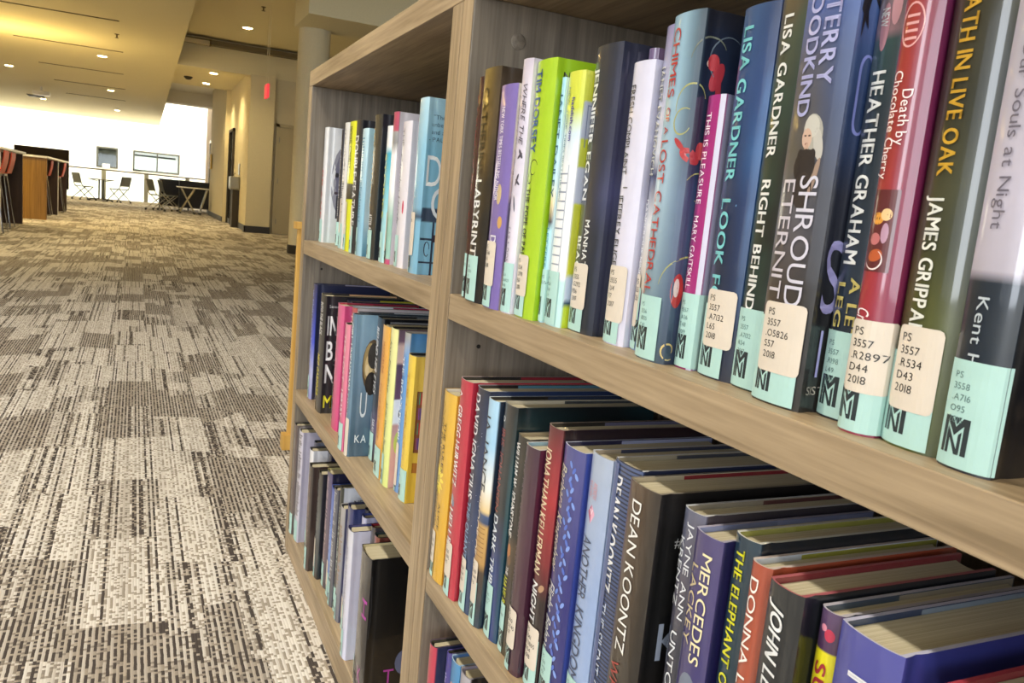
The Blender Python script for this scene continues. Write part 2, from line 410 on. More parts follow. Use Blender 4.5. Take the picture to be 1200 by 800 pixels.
sm = empty('smoke_detector', (.85, 19.8, 3.15), 'round dark dome detector on the low ceiling past the bulkhead', 'detector')
MB().lathe([(.09, 0), (.09, -.02), (.05, -.06), (.0001, -.07)], n=20).build('dome', black_m, sm, smooth=True)
vt = empty('ceiling_vent', (-2.95, 28.6, 3.0), 'dark square ceiling vent near small downlight', 'vent')
box('vent_frame', (-.22, .22, -.25, .25, -.015, 0), dark_m, vt)
for k in range(5): box('vent_slat', (-.2, .2, -.22+k*.1, -.18+k*.1, -.03, -.015), black_m, vt)
pj = empty('projector', (-2.5, 25.4, 3.0), 'white ceiling unit hanging on short stem near the vent', 'projector')
MB().tube([(0, 0, 0), (0, 0, -.12)], .02).build('stem', white_m, pj); box('body', (-.2, .2, -.15, .15, -.22, -.12), white_m, pj, bev=.02)
tr = empty('track_light', (.56, 16.72, 3.46), 'long light channel running along the top of the bulkhead', 'track light')
box('channel', (0, 3.2, -.04, .14, -.05, .04), mat('dark_channel', '6d6142', .6), tr); box('fixture_body', (.02, .5, -.12, -.04, -.07, .0), mat('beige_metal', 'c9bd98', .5), tr)
box('end_cap', (.5, .53, -.12, .0, -.08, .03), dark_m, tr)
ex = empty('exit_sign', (1.68, 13.2, 2.22), 'red hanging exit sign seen edge-on beside the door wall', 'exit sign')
box('sign_body', (-.018, .018, -.15, .15, 0, .2), exit_m, ex, bev=.004)
MB().tube([(0, -.1, .2), (0, -.1, 1.33)], .004).build('hanging_rod', ceil_m, ex); MB().tube([(0, .1, .2), (0, .1, 1.33)], .004).build('hanging_rod', ceil_m, ex)
ys = empty('wall_sign', (1.765, 25.2, 1.32), 'yellow rectangular sign on the corridor wall beside the fountain recess', 'sign')
box('sign_board', (-.03, .0, -.25, .25, 0, .42), yellow_m, ys, bev=.005)
al = empty('fire_alarm', (2.0, 26.6, 2.35), 'small red wall alarm above the far dark doorway', 'alarm')
box('alarm_body', (-.08, 0, -.08, .08, 0, .2), mat('alarm_red', '8a2e22', .5), al, bev=.01); box('strobe', (-.1, -.08, -.04, .04, .06, .14), white_m, al)
# drinking fountain
df = empty('drinking_fountain', (1.8795, 18.6, 0), 'stainless drinking fountain on the wall beside the dark lift opening', 'fountain')
MB().box(-.2, 0, -.22, .2, .8, 1.08, bev=.03).build('basin', mat('stainless', '8f8d82', .35, metal=.5), df)
MB().box(-.02, 0, -.12, .1, 1.12, 1.36, bev=.008).build('splash_panel', mat('stainless', '8f8d82', .35, metal=.5), df)
MB().box(-.14, 0, -.16, .14, 0, .8).build('apron_support', mat('bronze_frame', '4d4436', .4), df)
MB().tube([(-.12, -.1, 1.07), (-.12, -.1, 1.13), (-.09, -.1, 1.15)], .012).build('spout', chrome_m, df)

# ---------------------------------------------------------------- far furniture
def stool(x, y, rz, lab):
    t = empty('bar_stool', (x, y, 0), lab, 'stool', 'red shell bar stools at the counters', rz=rz)
    # faces -x local (towards the counter)
    g = []
    for i in range(9):
        a = i/8
        if a < .5: xx = -.2+.4*a*2*.92; zz = .735-.02*math.sin(a*2*PI)
        else: q = (a-.5)*2; xx = .168+.05*math.sin(q*PI*.5); zz = .735+.27*q
        g.append([(xx, -.19+.38*j/6, zz+.012*abs(j-3)/3*(1 if a < .5 else 0)-(0 if a < .5 else 0)) for j in range(7)])
    MB().sheet(g, .012).build('shell_seat', red_m, t, smooth=True)
    for sy in (-1, 1):
        MB().tube([(-.12, sy*.14, .72), (-.21, sy*.2, .012), (.21, sy*.2, .012), (.12, sy*.14, .72)], .011).build('leg', chrome_m, t)
    MB().tube([(-.17, -.17, .3), (-.17, .17, .3)], .01).build('footrest', chrome_m, t)
    box('seat_bracket', (-.13, .13, -.15, .15, .695, .722), white_m, t)
stool(-1.74, 11.75, .0, 'red bar stool nearest the camera at the left edge of the photo')
stool(-1.79, 12.75, .0, 'red bar stool second from the left photo edge')
stool(-1.74, 17.3, .0, 'red bar stool just behind the oak counter end panel')
stool(-1.66, 19.0, .0, 'red bar stool farthest along the oak counter')
def counter(y0, y1, lab, xs):
    t = empty('bar_counter', (xs, y0, 0), lab, 'counter')
    L = y1-y0
    box('end_panel', (-.02, .4, 0, .04, 0, 1.02), oakc, t, bev=.003)
    box('counter_top', (-.5, .42, -.02, L, 1.02, 1.052), white_m, t, bev=.004)
    box('front_panel', (-.02, .02, .04, L-.02, 0, 1.02), brown_m, t)
    box('base_cabinet', (-.45, -.04, .1, L-.1, 0, 1.02), brown_m, t)
    box('divider_panel', (.02, .38, L*.52, L*.52+.04, 0, 1.02), brown_m, t); box('divider_edge', (.38, .388, L*.52, L*.52+.04, 0, 1.02), white_m, t)
    box('far_end_panel', (.02, .38, L-.05, L-.01, 0, 1.02), brown_m, t)
counter(15.7, 19.9, 'oak bar counter with white top and broad end panel facing the aisle', -1.86)
counter(9.6, 14.1, 'dark brown bar counter with white top at the left photo edge', -2.0)
sc = empty('desk_screen', (-2.05, 21, 0), 'dark rectangular privacy screen standing behind the oak counter', 'screen')
box('screen_panel', (-.53, .53, -.03, .03, .45, 1.32), mat('dark_fabric', '2b2219', .9), sc, bev=.01)
for sx in (-.45, .45): box('leg', (sx-.03, sx+.03, -.2, .2, 0, .46), black_m, sc)

def chair(x, y, rz, lab, frame=black_m):
    t = empty('folding_chair', (x, y, 0), lab, 'chair', 'mesh-back nesting chairs near the railing', rz=rz)
    g = [[(-.21+.42*i/5, -.2+.4*j/5, .45-.012*math.cos((i/5-.5)*PI)) for j in range(6)] for i in range(6)]
    MB().sheet(g, .025).build('seat', mesh_m, t, smooth=True)
    g = [[(.2+.1*i/5, -.2+.4*j/5, .55+.32*i/5) for j in range(6)] for i in range(6)]
    MB().sheet(g, .02).build('backrest', mesh_m, t, smooth=True)
    for s in (-1, 1):
        MB().tube([(.29, s*.21, .86), (.2, s*.21, .5), (-.28, s*.23, .05)], .014).build('leg', frame, t)
        MB().tube([(-.2, s*.21, .45), (.26, s*.23, .05)], .014).build('leg', frame, t)
        for xx in (-.28, .26): MB().tube([(xx, s*.23-.012, .03), (xx, s*.23+.012, .03)], .03, n=12).build('caster', black_m, t)
chair(-1.78, 30.65, PI+.6, 'grey mesh chair on the left of the small table by railing')
chair(-.72, 30.65, -.7, 'grey mesh chair on the right of the small table by railing')
chair(.42, 25.6, 2.7, 'mesh-back chair with silver legs left of white table', chrome_m)
chair(.72, 26.4, 2.9, 'second mesh-back chair behind the silver-legged one', chrome_m)
tb = empty('flip_table', (-1.27, 30.65, 0), 'small round-edged table between two grey chairs by railing', 'table')
MB().lathe([(.38, .7), (.4, .71), (.4, .725), (.38, .73)], n=28).build('table_top', mat('grey_top', '6f6a5c', .5), tb, smooth=True)
MB().tube([(-.06, 0, .7), (-.06, 0, .06)], .025).tube([(.06, 0, .7), (.06, 0, .06)], .025).build('pedestal', black_m, tb)
for sx in (-1, 1):
    MB().tube([(sx*.06, 0, .08), (sx*.34, 0, .05)], .02).tube([(sx*.1, 0, .66), (sx*.3, 0, .7)], .012).build('foot', black_m, tb)
    MB().tube([(sx*.34, -.012, .03), (sx*.34, .012, .03)], .03, n=12).build('caster', black_m, tb)
t2 = empty('white_table', (1.28, 24.9, 0), 'white-topped table with crossed silver legs against the corridor wall', 'table')
box('table_top', (-.42, .42, -.3, .3, .72, .75), white_m, t2, bev=.006)
for s in (-1, 1):
    MB().tube([(-.3, s*.2, .71), (.05, s*.2, .05)], .016).tube([(0.05, s*.2, .71), (-.32, s*.2, .05)], .016).build('leg', chrome_m, t2)
    MB().tube([(.38, s*.2, .71), (.2, s*.2, .05)], .016).build('leg', chrome_m, t2)
    for xx in (-.32, .05, .2): MB().tube([(xx, s*.2-.012, .03), (xx, s*.2+.012, .03)], .03, n=12).build('caster', black_m, t2)
for k, (x, y, lab) in enumerate([(.95, 28.4, 'low black desk farthest from the corridor wall'), (1.5, 27.6, 'low black desk close to the corridor wall end')]):
    t = empty('black_desk', (x, y, 0), lab, 'desk', 'black desks by the atrium')
    box('desk_top', (-.5, .42, -.35, .35, .9, .93), black_m, t); box('front_panel', (-.48, .4, -.33, -.3, .1, .9), black_m, t)
    box('side_panel', (-.48, -.45, -.3, .33, 0, .9), black_m, t); box('side_panel', (.37, .4, -.3, .33, 0, .9), black_m, t)

# glass railing at the carpet edge
rl = empty('glass_railing', (-2.6, 31.25, 0), 'glass railing with grey top rail across the bright atrium edge', 'railing')
MB().tube([(0, 0, 1.05), (4.6, 0, 1.05)], .025).build('top_rail', mat('dark_rail', '6a6c66', .6), rl)
for x in (.05, 1.38, 2.7, 4.02): box('post', (x-.07, x+.07, -.02, .02, 0, 1.03), mat('pale_post', 'a9ada6', .6), rl)
for x in (.14, 1.47, 2.79): box('glass_panel', (x, x+1.14, -.005, .005, .1, .99), glass_m, rl)
box('base_rail', (0, 4.6, -.03, .03, 0, .08), white_m, rl)

# ---------------------------------------------------------------- glyphs (built-in font, cached)
GL = {}
def glyph(ch, bold):
    k = (ch, bold)
    if k in GL: return GL[k]
    cu = bpy.data.curves.new('g', 'FONT'); cu.body = ch; cu.resolution_u = 4
    ob = bpy.data.objects.new('g', cu); COL.objects.link(ob)
    bpy.context.view_layer.update()
    dg = bpy.context.evaluated_depsgraph_get()
    me = bpy.data.meshes.new_from_object(ob.evaluated_get(dg))
    bpy.data.objects.remove(ob); bpy.data.curves.remove(cu)
    bm = bmesh.new(); bm.from_mesh(me); bpy.data.meshes.remove(me)
    if bm.verts:
        bmesh.ops.remove_doubles(bm, verts=bm.verts, dist=1e-4)
        for q in range(1, 5):
            bmesh.ops.bisect_plane(bm, geom=bm.verts[:]+bm.edges[:]+bm.faces[:], plane_co=(0, q*.15, 0), plane_no=(0, 1, 0))
        bm.verts.index_update()
        vs = [(v.co.x, v.co.y/.73) for v in bm.verts]; fs = [[v.index for v in f.verts] for f in bm.faces]
        if bold:      # heavier strokes: the same glyph laid down four times, slightly shifted
            n = len(vs); v0, f0 = vs, fs; vs, fs = [], []
            for k, (dx, dy) in enumerate(((-.022, -.012), (.022, -.012), (-.022, .012), (.022, .012))):
                vs += [(a+dx, b+dy) for a, b in v0]; fs += [[i+n*k for i in f] for f in f0]
        x0 = min(v[0] for v in vs); x1 = max(v[0] for v in vs)
        r = ([(a-x0, b) for a, b in vs], fs, x1-x0)
    else: r = ([], [], .25)
    bm.free(); GL[k] = r
    return r
def layout(s, bold, shear=0, gap=.1):
    vs, fs, x = [], [], 0
    for ch in s:
        if ch == ' ': x += .32; continue
        g = glyph(ch, bold); o = len(vs)
        vs += [(a+x+shear*b, b) for a, b in g[0]]; fs += [[i+o for i in f] for f in g[1]]
        x += g[2]+gap
    return vs, fs, max(x-gap, .1)

# ---------------------------------------------------------------- books
D = .317
BULGE = .0034
def stops(st, f):
    """colour stops [(fraction from the bottom, hex)...] -> linear colour"""
    if isinstance(st, str): return lin(st)
    if f <= st[0][0]: return lin(st[0][1])
    for (a, ca), (b, cb) in zip(st, st[1:]):
        if f <= b:
            t = (f-a)/max(b-a, 1e-6); A = lin(ca); B = lin(cb)
            return tuple(A[i]+(B[i]-A[i])*t for i in range(3))
    return lin(st[-1][1])

class Book:
    def __init__(s, T, h, d, hard, bul):
        s.T, s.h, s.d, s.hard, s.b = T, h, d, hard, min(bul, T*.3)
    def P(s, u, z, off=0.0):
        """u in metres across the wrap: 0 = far spine edge, T = near spine edge, beyond = front cover"""
        def p(u):
            if u < 0: return (-u, 0.0)
            if u <= s.T:
                q = abs(2*u/s.T-1); return (-s.b*(1-q**2.6), -u)
            e = u-s.T
            gr = .0011*math.exp(-((e-.008)/.003)**2) if s.hard else 0
            return (e, -s.T+gr)
        x, y = p(u); x2, y2 = p(u+2e-4); x1, y1 = p(u-2e-4)
        tx, ty = x2-x1, y2-y1; L = math.hypot(tx, ty) or 1
        nx, ny = ty/L, -tx/L          # outward normal
        return (x+nx*off, y+ny*off+s.T/2, z)

def patch(bk, name, u0, u1, z0, z1, off, color, m, parent, rc=0, nu=10):
    """rounded rectangle stuck on the wrap surface (a grid, so it follows the curve)"""
    vs, fs = [], []
    us = [u0+(u1-u0)*i/nu for i in range(nu+1)]
    if rc: us = sorted(set(us+[u0+rc*.3, u0+rc, u1-rc*.3, u1-rc]))
    for u in us:
        e = 0
        if rc:
            dd = min(u-u0, u1-u)
            if dd < rc: e = rc-math.sqrt(max(0, rc*rc-(rc-dd)**2))
        for z in (z0+e, z1-e): vs.append(bk.P(u, z, off))
    for i in range(len(us)-1): fs.append((2*i, 2*i+2, 2*i+3, 2*i+1))
    return vs, fs
def simple(bk, name, parts, m, parent):
    """parts: list of (vs, fs, colour)"""
    V, F, C = [], [], []
    for vs, fs, c in parts:
        o = len(V); V += vs; F += [tuple(i+o for i in f) for f in fs]; C += [lin(c)]*len(vs)
    if not V: return None
    return mesh(name, V, F, m, parent, cols=C)

def text_geo(bk, txt, z0, z1, u0, u1, style, off):
    """runs down the spine from z0 to z1; letter feet at u0, heads at u1"""
    vs, fs, w = layout(txt, 'b' in style, .22 if 'i' in style else 0, .16 if 'w' in style else .09)
    return [bk.P(u0+(u1-u0)*b, z0-(z0-z1)*a/w, off) for a, b in vs], fs
def text_h(bk, txt, u, z, hgt, style, off, wmax=None, wid=None):
    vs, fs, w = layout(txt, 'b' in style, .2 if 'i' in style else 0, .12)
    k = hgt/.73
    if wmax and w*k > wmax: k = wmax/w
    if wid: k = wid/w
    return [bk.P(u+a*k, z+b*hgt, off) for a, b in vs], fs
LOGO = [[(0, 0), (.13, 0), (.16, 1), (0, 1)], [(.14, 1), (.3, 1), (.5, .74), (.46, .5), (.18, .84)], [(.5, .74), (.74, 1), (.86, 1), (.8, .8), (.46, .5)],
        [(.8, 0), (1, 0), (1, 1), (.8, 1)], [(.38, 1), (.66, 1), (.51, .8)],
        [(.18, 0), (.3, 0), (.3, .5), (.18, .7)], [(.19, .76), (.33, .56), (.72, 0), (.56, 0), (.3, .42)], [(.62, .1), (.74, 0), (.74, .64), (.62, .54)]]
def logo_geo(bk, u, z, w, h, off):
    V, F = [], []
    for q in LOGO:
        o = len(V); V += [bk.P(u+a*w, z+b*h, off) for a, b in q]; F.append(tuple(range(o, o+len(q))))
    return V, F
def ell(bk, u, z, ru, rz, off, rot=0, n=16):
    V = [bk.P(u, z, off)]; F = []
    c, s_ = math.cos(math.radians(rot)), math.sin(math.radians(rot))
    for r in (.5, 1):
        for k in range(n):
            a = 2*PI*k/n; x, y = ru*r*math.cos(a), rz*r*math.sin(a)
            V.append(bk.P(u+x*c-y*s_, z+x*s_+y*c, off))
    for k in range(n):
        k2 = (k+1) % n
        F.append((0, 1+k, 1+k2)); F.append((1+k, 1+n+k, 1+n+k2, 1+k2))
    return V, F
def ribbon(bk, pts, w, off):
    """thin drawn line along (u,z) points"""
    V, F = [], []
    for i, (u, z) in enumerate(pts):
        a = pts[max(i-1, 0)]; b = pts[min(i+1, len(pts)-1)]
        dx, dz = b[0]-a[0], b[1]-a[1]; L = math.hypot(dx, dz) or 1
        ww = w*(.35+.65*math.sin(PI*(i+.5)/len(pts)))/2
        V += [bk.P(u-dz/L*ww, z+dx/L*ww, off), bk.P(u+dz/L*ww, z-dx/L*ww, off)]
    for i in range(len(pts)-1): F.append((2*i, 2*i+1, 2*i+3, 2*i+2))
    return V, F
def curl(u, z, r, a0, a1, k=1.0, n=16):
    return [(u+r*(1-k*.75*i/n)*math.cos(math.radians(a0+(a1-a0)*i/n)), z+r*(1-k*.75*i/n)*math.sin(math.radians(a0+(a1-a0)*i/n))) for i in range(n+1)]

def book(zs, y0, T, s, h, label, group, d=.155, sp='555555', cv=None, bk_col=None, inner='1c1c22', rim=None, flap=None, hard=True, tx=(), ct=(), art=(),
         teal=True, lw=None, zt=.048, tan=None, call=None, callz=None, nz=None, logo=True, marks=None, bul=BULGE, lean=0, rows=20, mixu=0):
    cv = cv or sp
    b = Book(T, h, d, hard, bul)
    root = empty('book', (D+s+b.b*0, y0-T/2, zs), label, 'book', group)
    if lean: root.rotation_euler = (math.radians(lean), 0, 0)
    # ---- cover: outer wrap + inner face + rims
    us = [-d, -d*.5, -.012, -.002]+[T*i/12 for i in range(13)]+[T+e for e in (.002, .005, .008, .011, .015, .03, .05, .08, .11)]+[T+d]
    th = .0028 if hard else .0005
    V, F, C = [], [], []
    nu = len(us)
    fr = sorted(set([j/rows for j in range(rows+1)]+[x[0] for q in (sp, cv) if not isinstance(q, str) for x in q]))
    rows = len(fr)-1
    for f in fr:
        for u in us:
            V.append(b.P(u, f*h))
            if u <= T+.001 and u >= -.001: c = stops(sp, f)
            elif u > T: c = stops(cv, f)
            else: c = stops(bk_col or sp, f)
            if mixu and T*.5 < u <= T+.001:
                q = min(1, max(0, (u/T-.5)/.45))*mixu; c2 = stops(cv, f); c = tuple(c[i]*(1-q)+c2[i]*q for i in range(3))
            if nz:
                q = noise.fractal(Vector((u*nz[1], f*h*nz[1], T*50+y0*30)), 1, 2, 4)
                q = max(0, min(1, q*1.1+.45))*nz[2]; cc = lin(nz[0])
                if nz[3] != 'c' or u > T*.9:
                    c = tuple(c[i]*(1-q)+cc[i]*q for i in range(3))
            C.append(c)
    for j in range(rows):
        for i in range(nu-1):
            a = j*nu+i; F.append((a, a+nu, a+nu+1, a+1))
    # inner outline (bottom and top)
    def pin(u):
        if u < 0: return (max(-u, th*.5), T/2-th)
        if u <= T:
            q = b.P(u, 0); y = max(-T/2+th, min(T/2-th, q[1])); return (q[0]+(.0012 if hard else .0005), y)
        return (max(u-T, th*.5), -T/2+th)
    o = len(V); ic = lin(inner); rc = lin(rim) if rim else None
    for z in (0, h):
        for u in us: x, y = pin(u); V.append((x, y, z)); C.append(ic)
    for i in range(nu-1): F.append((o+i, o+i+1, o+nu+i+1, o+nu+i))
    # rims with their own vertices for the jacket edge colour and painted mylar glint
    for zi, src in ((0, 0), (1, rows*nu)):
        o2 = len(V)
        for i in range(nu): V.append(V[src+i]); C.append(rc or C[src+i])
        for i in range(nu): V.append(V[o+zi*nu+i]); C.append(rc or C[src+i])
        for i in range(nu-1):
            q = (o2+i, o2+i+1, o2+nu+i+1, o2+nu+i); F.append(q if zi else q[::-1])
    for i in (0, nu-1):      # fore edges of the boards
        o2 = len(V); V += [V[i], V[rows*nu+i], V[o+nu+i], V[o+i]]; C += [C[i]]*4; F.append((o2, o2+1, o2+2, o2+3))
    cov = mesh('cover', V, F, jacket, root, cols=C, smooth=True)
    me = cov.data
    try: me.set_sharp_from_angle(angle=math.radians(38))
    except Exception: pass
    # ---- pages
    pv, pf = [], []
    ny = 7; a = .003 if hard else .0006
    ytop, ybot = T/2-th-.0003, -T/2+th+.0003
    zt_, zb_ = h-(.0035 if hard else .0008), (.0035 if hard else .0008)
    for z in (zb_, zt_):
        for i in range(ny+1):
            y = ybot+(ytop-ybot)*i/ny; q = abs(2*(i/ny)-1)
            pv.append((.004-b.b*.8*(1-q**2), y, z)); pv.append((d-a-.002-.003*(1-q*q)*hard, y, z))
    n2 = 2*(ny+1)
    for i in range(ny):
        p = 2*i
        pf += [(p, p+1, p+3, p+2), (n2+p, n2+p+2, n2+p+3, n2+p+1), (p, p+2, n2+p+2, n2+p), (p+1, n2+p+1, n2+p+3, p+3)]
    pf += [(0, n2, n2+1, 1), (2*ny, 2*ny+1, n2+2*ny+1, n2+2*ny)]
    mesh('pages', pv, pf, pages_m, root)
    # ---- jacket flap on the inside of the far board
    if flap:
        y = T/2-th-.00016
        V = [(d-flap[1], y, .001), (d-.001, y, .001), (d-.001, y, h-.0006), (d-flap[1], y, h-.0006)]
        V += [(x, y+.0001, z) for x, _, z in V]
        mesh('jacket_flap', V, [(0, 1, 2, 3), (7, 6, 5, 4), (3, 2, 6, 7)], jacket, root, col=flap[0])
    # ---- stickers
    lw = lw or min(T+.004, .034)
    if teal:
        vs, fs = patch(b, 's', .0008, lw, .0012, zt, .00072, 0, 0, 0)
        st = mesh('spine_sticker', vs, fs, matte, root, col='abd0ca')
        if logo:
            lwid = min(.0125, T*.55); v, f = logo_geo(b, T*.12, .007, lwid, .0165, .00082)
            simple(b, 'library_mark', [(v, f, '1d2a30')], ink, st)
    if tan:
        t0, t1, ta, tbm = tan
        vs, fs = patch(b, 's', t0, t1, ta, tbm, .0009, 0, 0, 0, rc=.0028)
        lb = mesh('call_number_label', vs, fs, matte, root, col='d6cabb')
        if call:
            pr = []; n = len(call); hh = min(.0041, (tbm-ta)*.13)
            for i, l in enumerate(call):
                v, f = text_h(b, l, t0+(t1-t0)*.14, tbm-.0075-i*(hh*1.5), hh, 'n', .00105, (t1-t0)*.74); pr.append((v, f, '2a2826'))
            simple(b, 'call_number_text', pr, ink, lb)
    elif call and teal:
        pr = []
        for i, l in enumerate(call):
            hh = .0030; v, f = text_h(b, l, T*.17, zt-.008-i*.0050, hh, 'n', .00085, max(T*.62, .008)); pr.append((v, f, '5d7a78'))
        simple(b, 'call_number_text', pr, ink, st)
    # ---- lettering
    for k, (txt, z0, z1, f0, f1, c, style) in enumerate(tx):
        v, f = text_geo(b, txt, z0, z1, T*f0, T*f1, style, .0006)
        simple(b, 'spine_lettering', [(v, f, c)], ink, root)
    if ct:
        pr = []
        for (txt, e, z, hgt, c, style, *wd) in ct:
            v, f = text_h(b, txt, T+e, z, hgt, style, .0006, wid=wd[0] if wd else None); pr.append((v, f, c))
        simple(b, 'cover_lettering', pr, ink, root)
    ag = []
    for q in art:
        if q[0] == 'e': v, f = ell(b, q[1], q[2], q[3], q[4], .0001+.000008*len(ag), q[6] if len(q) > 6 else 0); ag.append((v, f, q[5]))
        elif q[0] == 'r':
            v, f = patch(b, 'r', q[1], q[2], q[3], q[4], .0001+.000008*len(ag), 0, 0, 0); ag.append((v, f, q[5]))
        elif q[0] == 'l': v, f = ribbon(b, q[1], q[2], .0001+.000008*len(ag)); ag.append((v, f, q[3]))
        elif q[0] == 'p':
            ag.append(([b.P(u, z, .0001+.000008*len(ag)) for u, z in q[1]], [tuple(range(len(q[1])))], q[2]))
    if marks:        # lettering too small to read: short strokes
        z0, z1, f0, f1, c = marks; z = z0; rr = random.Random(int(y0*1e4))
        while z > z1:
            l = rr.uniform(.002, .0055)
            if rr.random() < .85:
                v, f = patch(b, 'r', T*f0, T*(f0+(f1-f0)*rr.uniform(.6, 1)), z-l*.55, z, .00015, 0, 0, 0, nu=3); ag.append((v, f, c))
            z -= l
    if ag: simple(b, 'cover_art', ag, ink, root)
    return root

ZA, ZB, ZC = .708, .379, .0566
GA = 'books on the upper shelf of the near bookcase'; GB = 'books on the middle shelf of the near bookcase'; GC = 'books on the bottom shelf of the near bookcase'
FA = 'books on the upper shelf of the far bookcase'; FB = 'books on the middle shelf of the far bookcase'; FC = 'books on the bottom shelf of the far bookcase'
def dots(u0, u1, z0, z1, n, r, c, seed=1):
    rr = random.Random(seed); return [('e', rr.uniform(u0, u1), rr.uniform(z0, z1), r*rr.uniform(.5, 1.2), r*rr.uniform(.5, 1.2), c) for _ in range(n)]
# ---------------- near bookcase, upper shelf
book(ZA, .8277, .019, .006, .233, 'thin dark red book against the side panel, mostly hidden, upper near shelf', GA, sp='3a1a1c', cv='2a2020', tx=[('CATHERINE COULTER', .215, .07, .12, .42, 'b0383a', 'b')], lw=.012, call=['PS', '3553'])
book(ZA, .8066, .045, .001, .237, 'black and bronze hardcover with big white word running down the spine', GA, mixu=.85,
     sp=[(0, '15161c'), (.52, '17171c'), (.62, '6b552e'), (1, '75602f')], cv=[(0, '121319'), (.6, '1a1814'), (.8, '4a3c2a'), (1, '3d332b')], nz=('3a2c14', 40, .5, 'a'), rim='b8b2a0',
     tx=[('LABYRINT', .126, .048, .22, .62, 'f4f4f4', 'b'), ('CATHERINE', .218, .131, .25, .6, '3c2f14', 'b')], lw=.034, call=['PS', '3553', '.O8555', 'L33', '2019'], flap=('d8d2c4', .08))
book(ZA, .7575, .039, .001, .216, 'hardcover with narrow purple spine and cream to dusk purple landscape cover', GA,
     sp='7a68ac', cv=[(0, '9a8c80'), (.12, 'b4a08c'), (.24, '4c4660'), (.48, '57506b'), (.52, 'c3a9a8'), (.75, 'd6cdbd'), (1, 'dcd6c4')],
     tx=[('NEW YORK TIMES BESTSELLING AUTHOR', .195, .106, .38, .58, 'efe9f6', 'b'), ('DE', .072, .058, .35, .7, 'f2eef8', 'b')], lw=.026, tan=(.002, .029, .022, .066), call=['PS', '3566', 'R4', '2018'],
     art=[('e', .03, .085, .004, .006, 'c79a5a'), ('e', .024, .112, .005, .010, 'c9b28a')]+[('r', .045, .075, .006+k*.004, .0075+k*.004, 'c9bba5') for k in range(5)])
book(ZA, .7162, .0215, .004, .236, 'pale lilac hardcover with fine grey lettering and small dark birds on spine', GA,
     sp=[(0, 'd5cfe0'), (.8, 'cfc7d8'), (1, 'b3a5b4')], cv='cfc8dc', nz=('e8e2ee', 18, .5, 'a'),
     tx=[('WHERE THE', .215, .16, .55, .85, '59525f', 'i'), ('LIGHT ENTERS', .205, .10, .15, .42, '9a93a6', 'i'), ('SARA DONATI', .082, .036, .2, .6, '837b92', 'w')], lw=.021, call=['PS', '3554', '.O46923', 'W48'],
     art=[('e', .0165, .150, .0015, .005, '4a4452', 30), ('e', .0155, .148, .0013, .004, '4a4452', -50), ('e', .0145, .126, .0014, .006, '4a4452', -20), ('e', .0155, .124, .0012, .004, '4a4452', 50), ('e', .0135, .104, .0012, .008, '575d70', 12)])
book(ZA, .6942, .040, .008, .232, 'lime green hardcover with blue author lettering and black title', GA,
     sp='a6c92a', cv=[(0, '9ccb1c'), (1, '93bd1e')], inner='88ac28',
     tx=[('TIM DORSEY', .224, .151, .16, .5, '3c63a0', 'b'), ('THE POPE OF PAL', .119, .057, .2, .44, '20240f', 'b')],
     ct=[('NEW YORK TIMES', .007, .214, .007, '2a3110', 'b'), ('1', .014, .150, .05, '2f7fc0', 'b', .012), ('T', .006, .050, .05, '1f2a3c', 'b', .012)],
     art=[('l', curl(.018, .137, .008, 20, 320, .4), .0012, '2a2f14'), ('l', curl(.012, .128, .006, 120, 420, .5), .001, '2a2f14')], lw=.026, tan=(.002, .028, .02, .058), call=['PS', '3554', '.O719', 'P67', '2018'], flap=('a6c92a', .08))
book(ZA, .6515, .0062, .013, .215, 'very thin pale blue paperback squeezed beside the lime green hardcover', GA, hard=False,
     sp=[(0, 'a8dbe6'), (.38, 'a8dbe6'), (.42, '33302a'), (.5, 'e7d4a4'), (.6, 'b9e0ea'), (1, '9fd3e6')], cv='cde6ea', bul=.001,
     tx=[('JANET DAILEY', .202, .112, .2, .9, '1f4f66', ''), ('LETTERS', .085, .05, .2, .8, '3b7f8c', '')], lw=.010, call=['PS', '3554'], art=[('r', .0002, .0018, .120, .2, '2b86c6')])
book(ZA, .6444, .029, .016, .218, 'white and yellow-green book with window shutter picture on the spine', GA,
     sp=[(0, 'bfe6e4'), (.18, 'bfe6e4'), (.2, 'eef0f2'), (.62, 'eceff4'), (.76, 'cfe0ea'), (.86, 'cbd64a'), (1, 'd5d950')],
     cv=[(0, 'c4d62c'), (.08, 'c4d62c'), (.1, '30506a'), (.12, 'b8c8e0'), (.2, 'b8c8e0'), (.22, 'c2c832'), (.49, 'c6cc38'), (.5, 'b6bed2'), (.63, 'b6bed2'), (.64, 'bcc436'), (.74, 'c0c836'), (.75, 'aab2c8'), (.88, 'b4bccc'), (.89, 'c9d03c'), (1, 'cdd444')],
     tx=[('haddish.com', .196, .160, .55, .72, '4a3f9c', 'b'), ('NEW YORK TIMES BESTSELLING', .205, .11, .28, .4, '5a7d92', '')], lw=.0235, call=['PS', '3561', 'A41', 'L4'],
     art=[('r', .006, .021, .046+k*.0078, .0472+k*.0078, '8f97ab') for k in range(12)]+[('r', .0205, .0215, .04, .14, 'b5bccb'), ('r', .034, .035, .155, .19, '7e88a6'), ('r', .034, .060, .189, .190, '7e88a6')])
book(ZA, .6147, .042, .024, .236, 'thick charcoal hardcover with white lettering and glossy clear jacket', GA, mixu=.85,
     sp='30333c', cv=[(0, '14202a'), (.35, '1a2336'), (.5, '3c4168'), (.62, '2b2f4c'), (1, '242838')], nz=('4c5170', 9, .3, 'c'), rim='8a8c94',
     tx=[('JENNIFER EGAN', .219, .111, .12, .34, 'f2f2f2', 'b'), ('MANHATTAN', .095, .035, .42, .6, 'eef0f0', 'b'), ('BEACH', .081, .045, .12, .32, 'eef0f0', 'b')],
     lw=.028, tan=(.0025, .030, .02, .0585), call=['PS', '3555', '.G292', 'M36', '2017'])
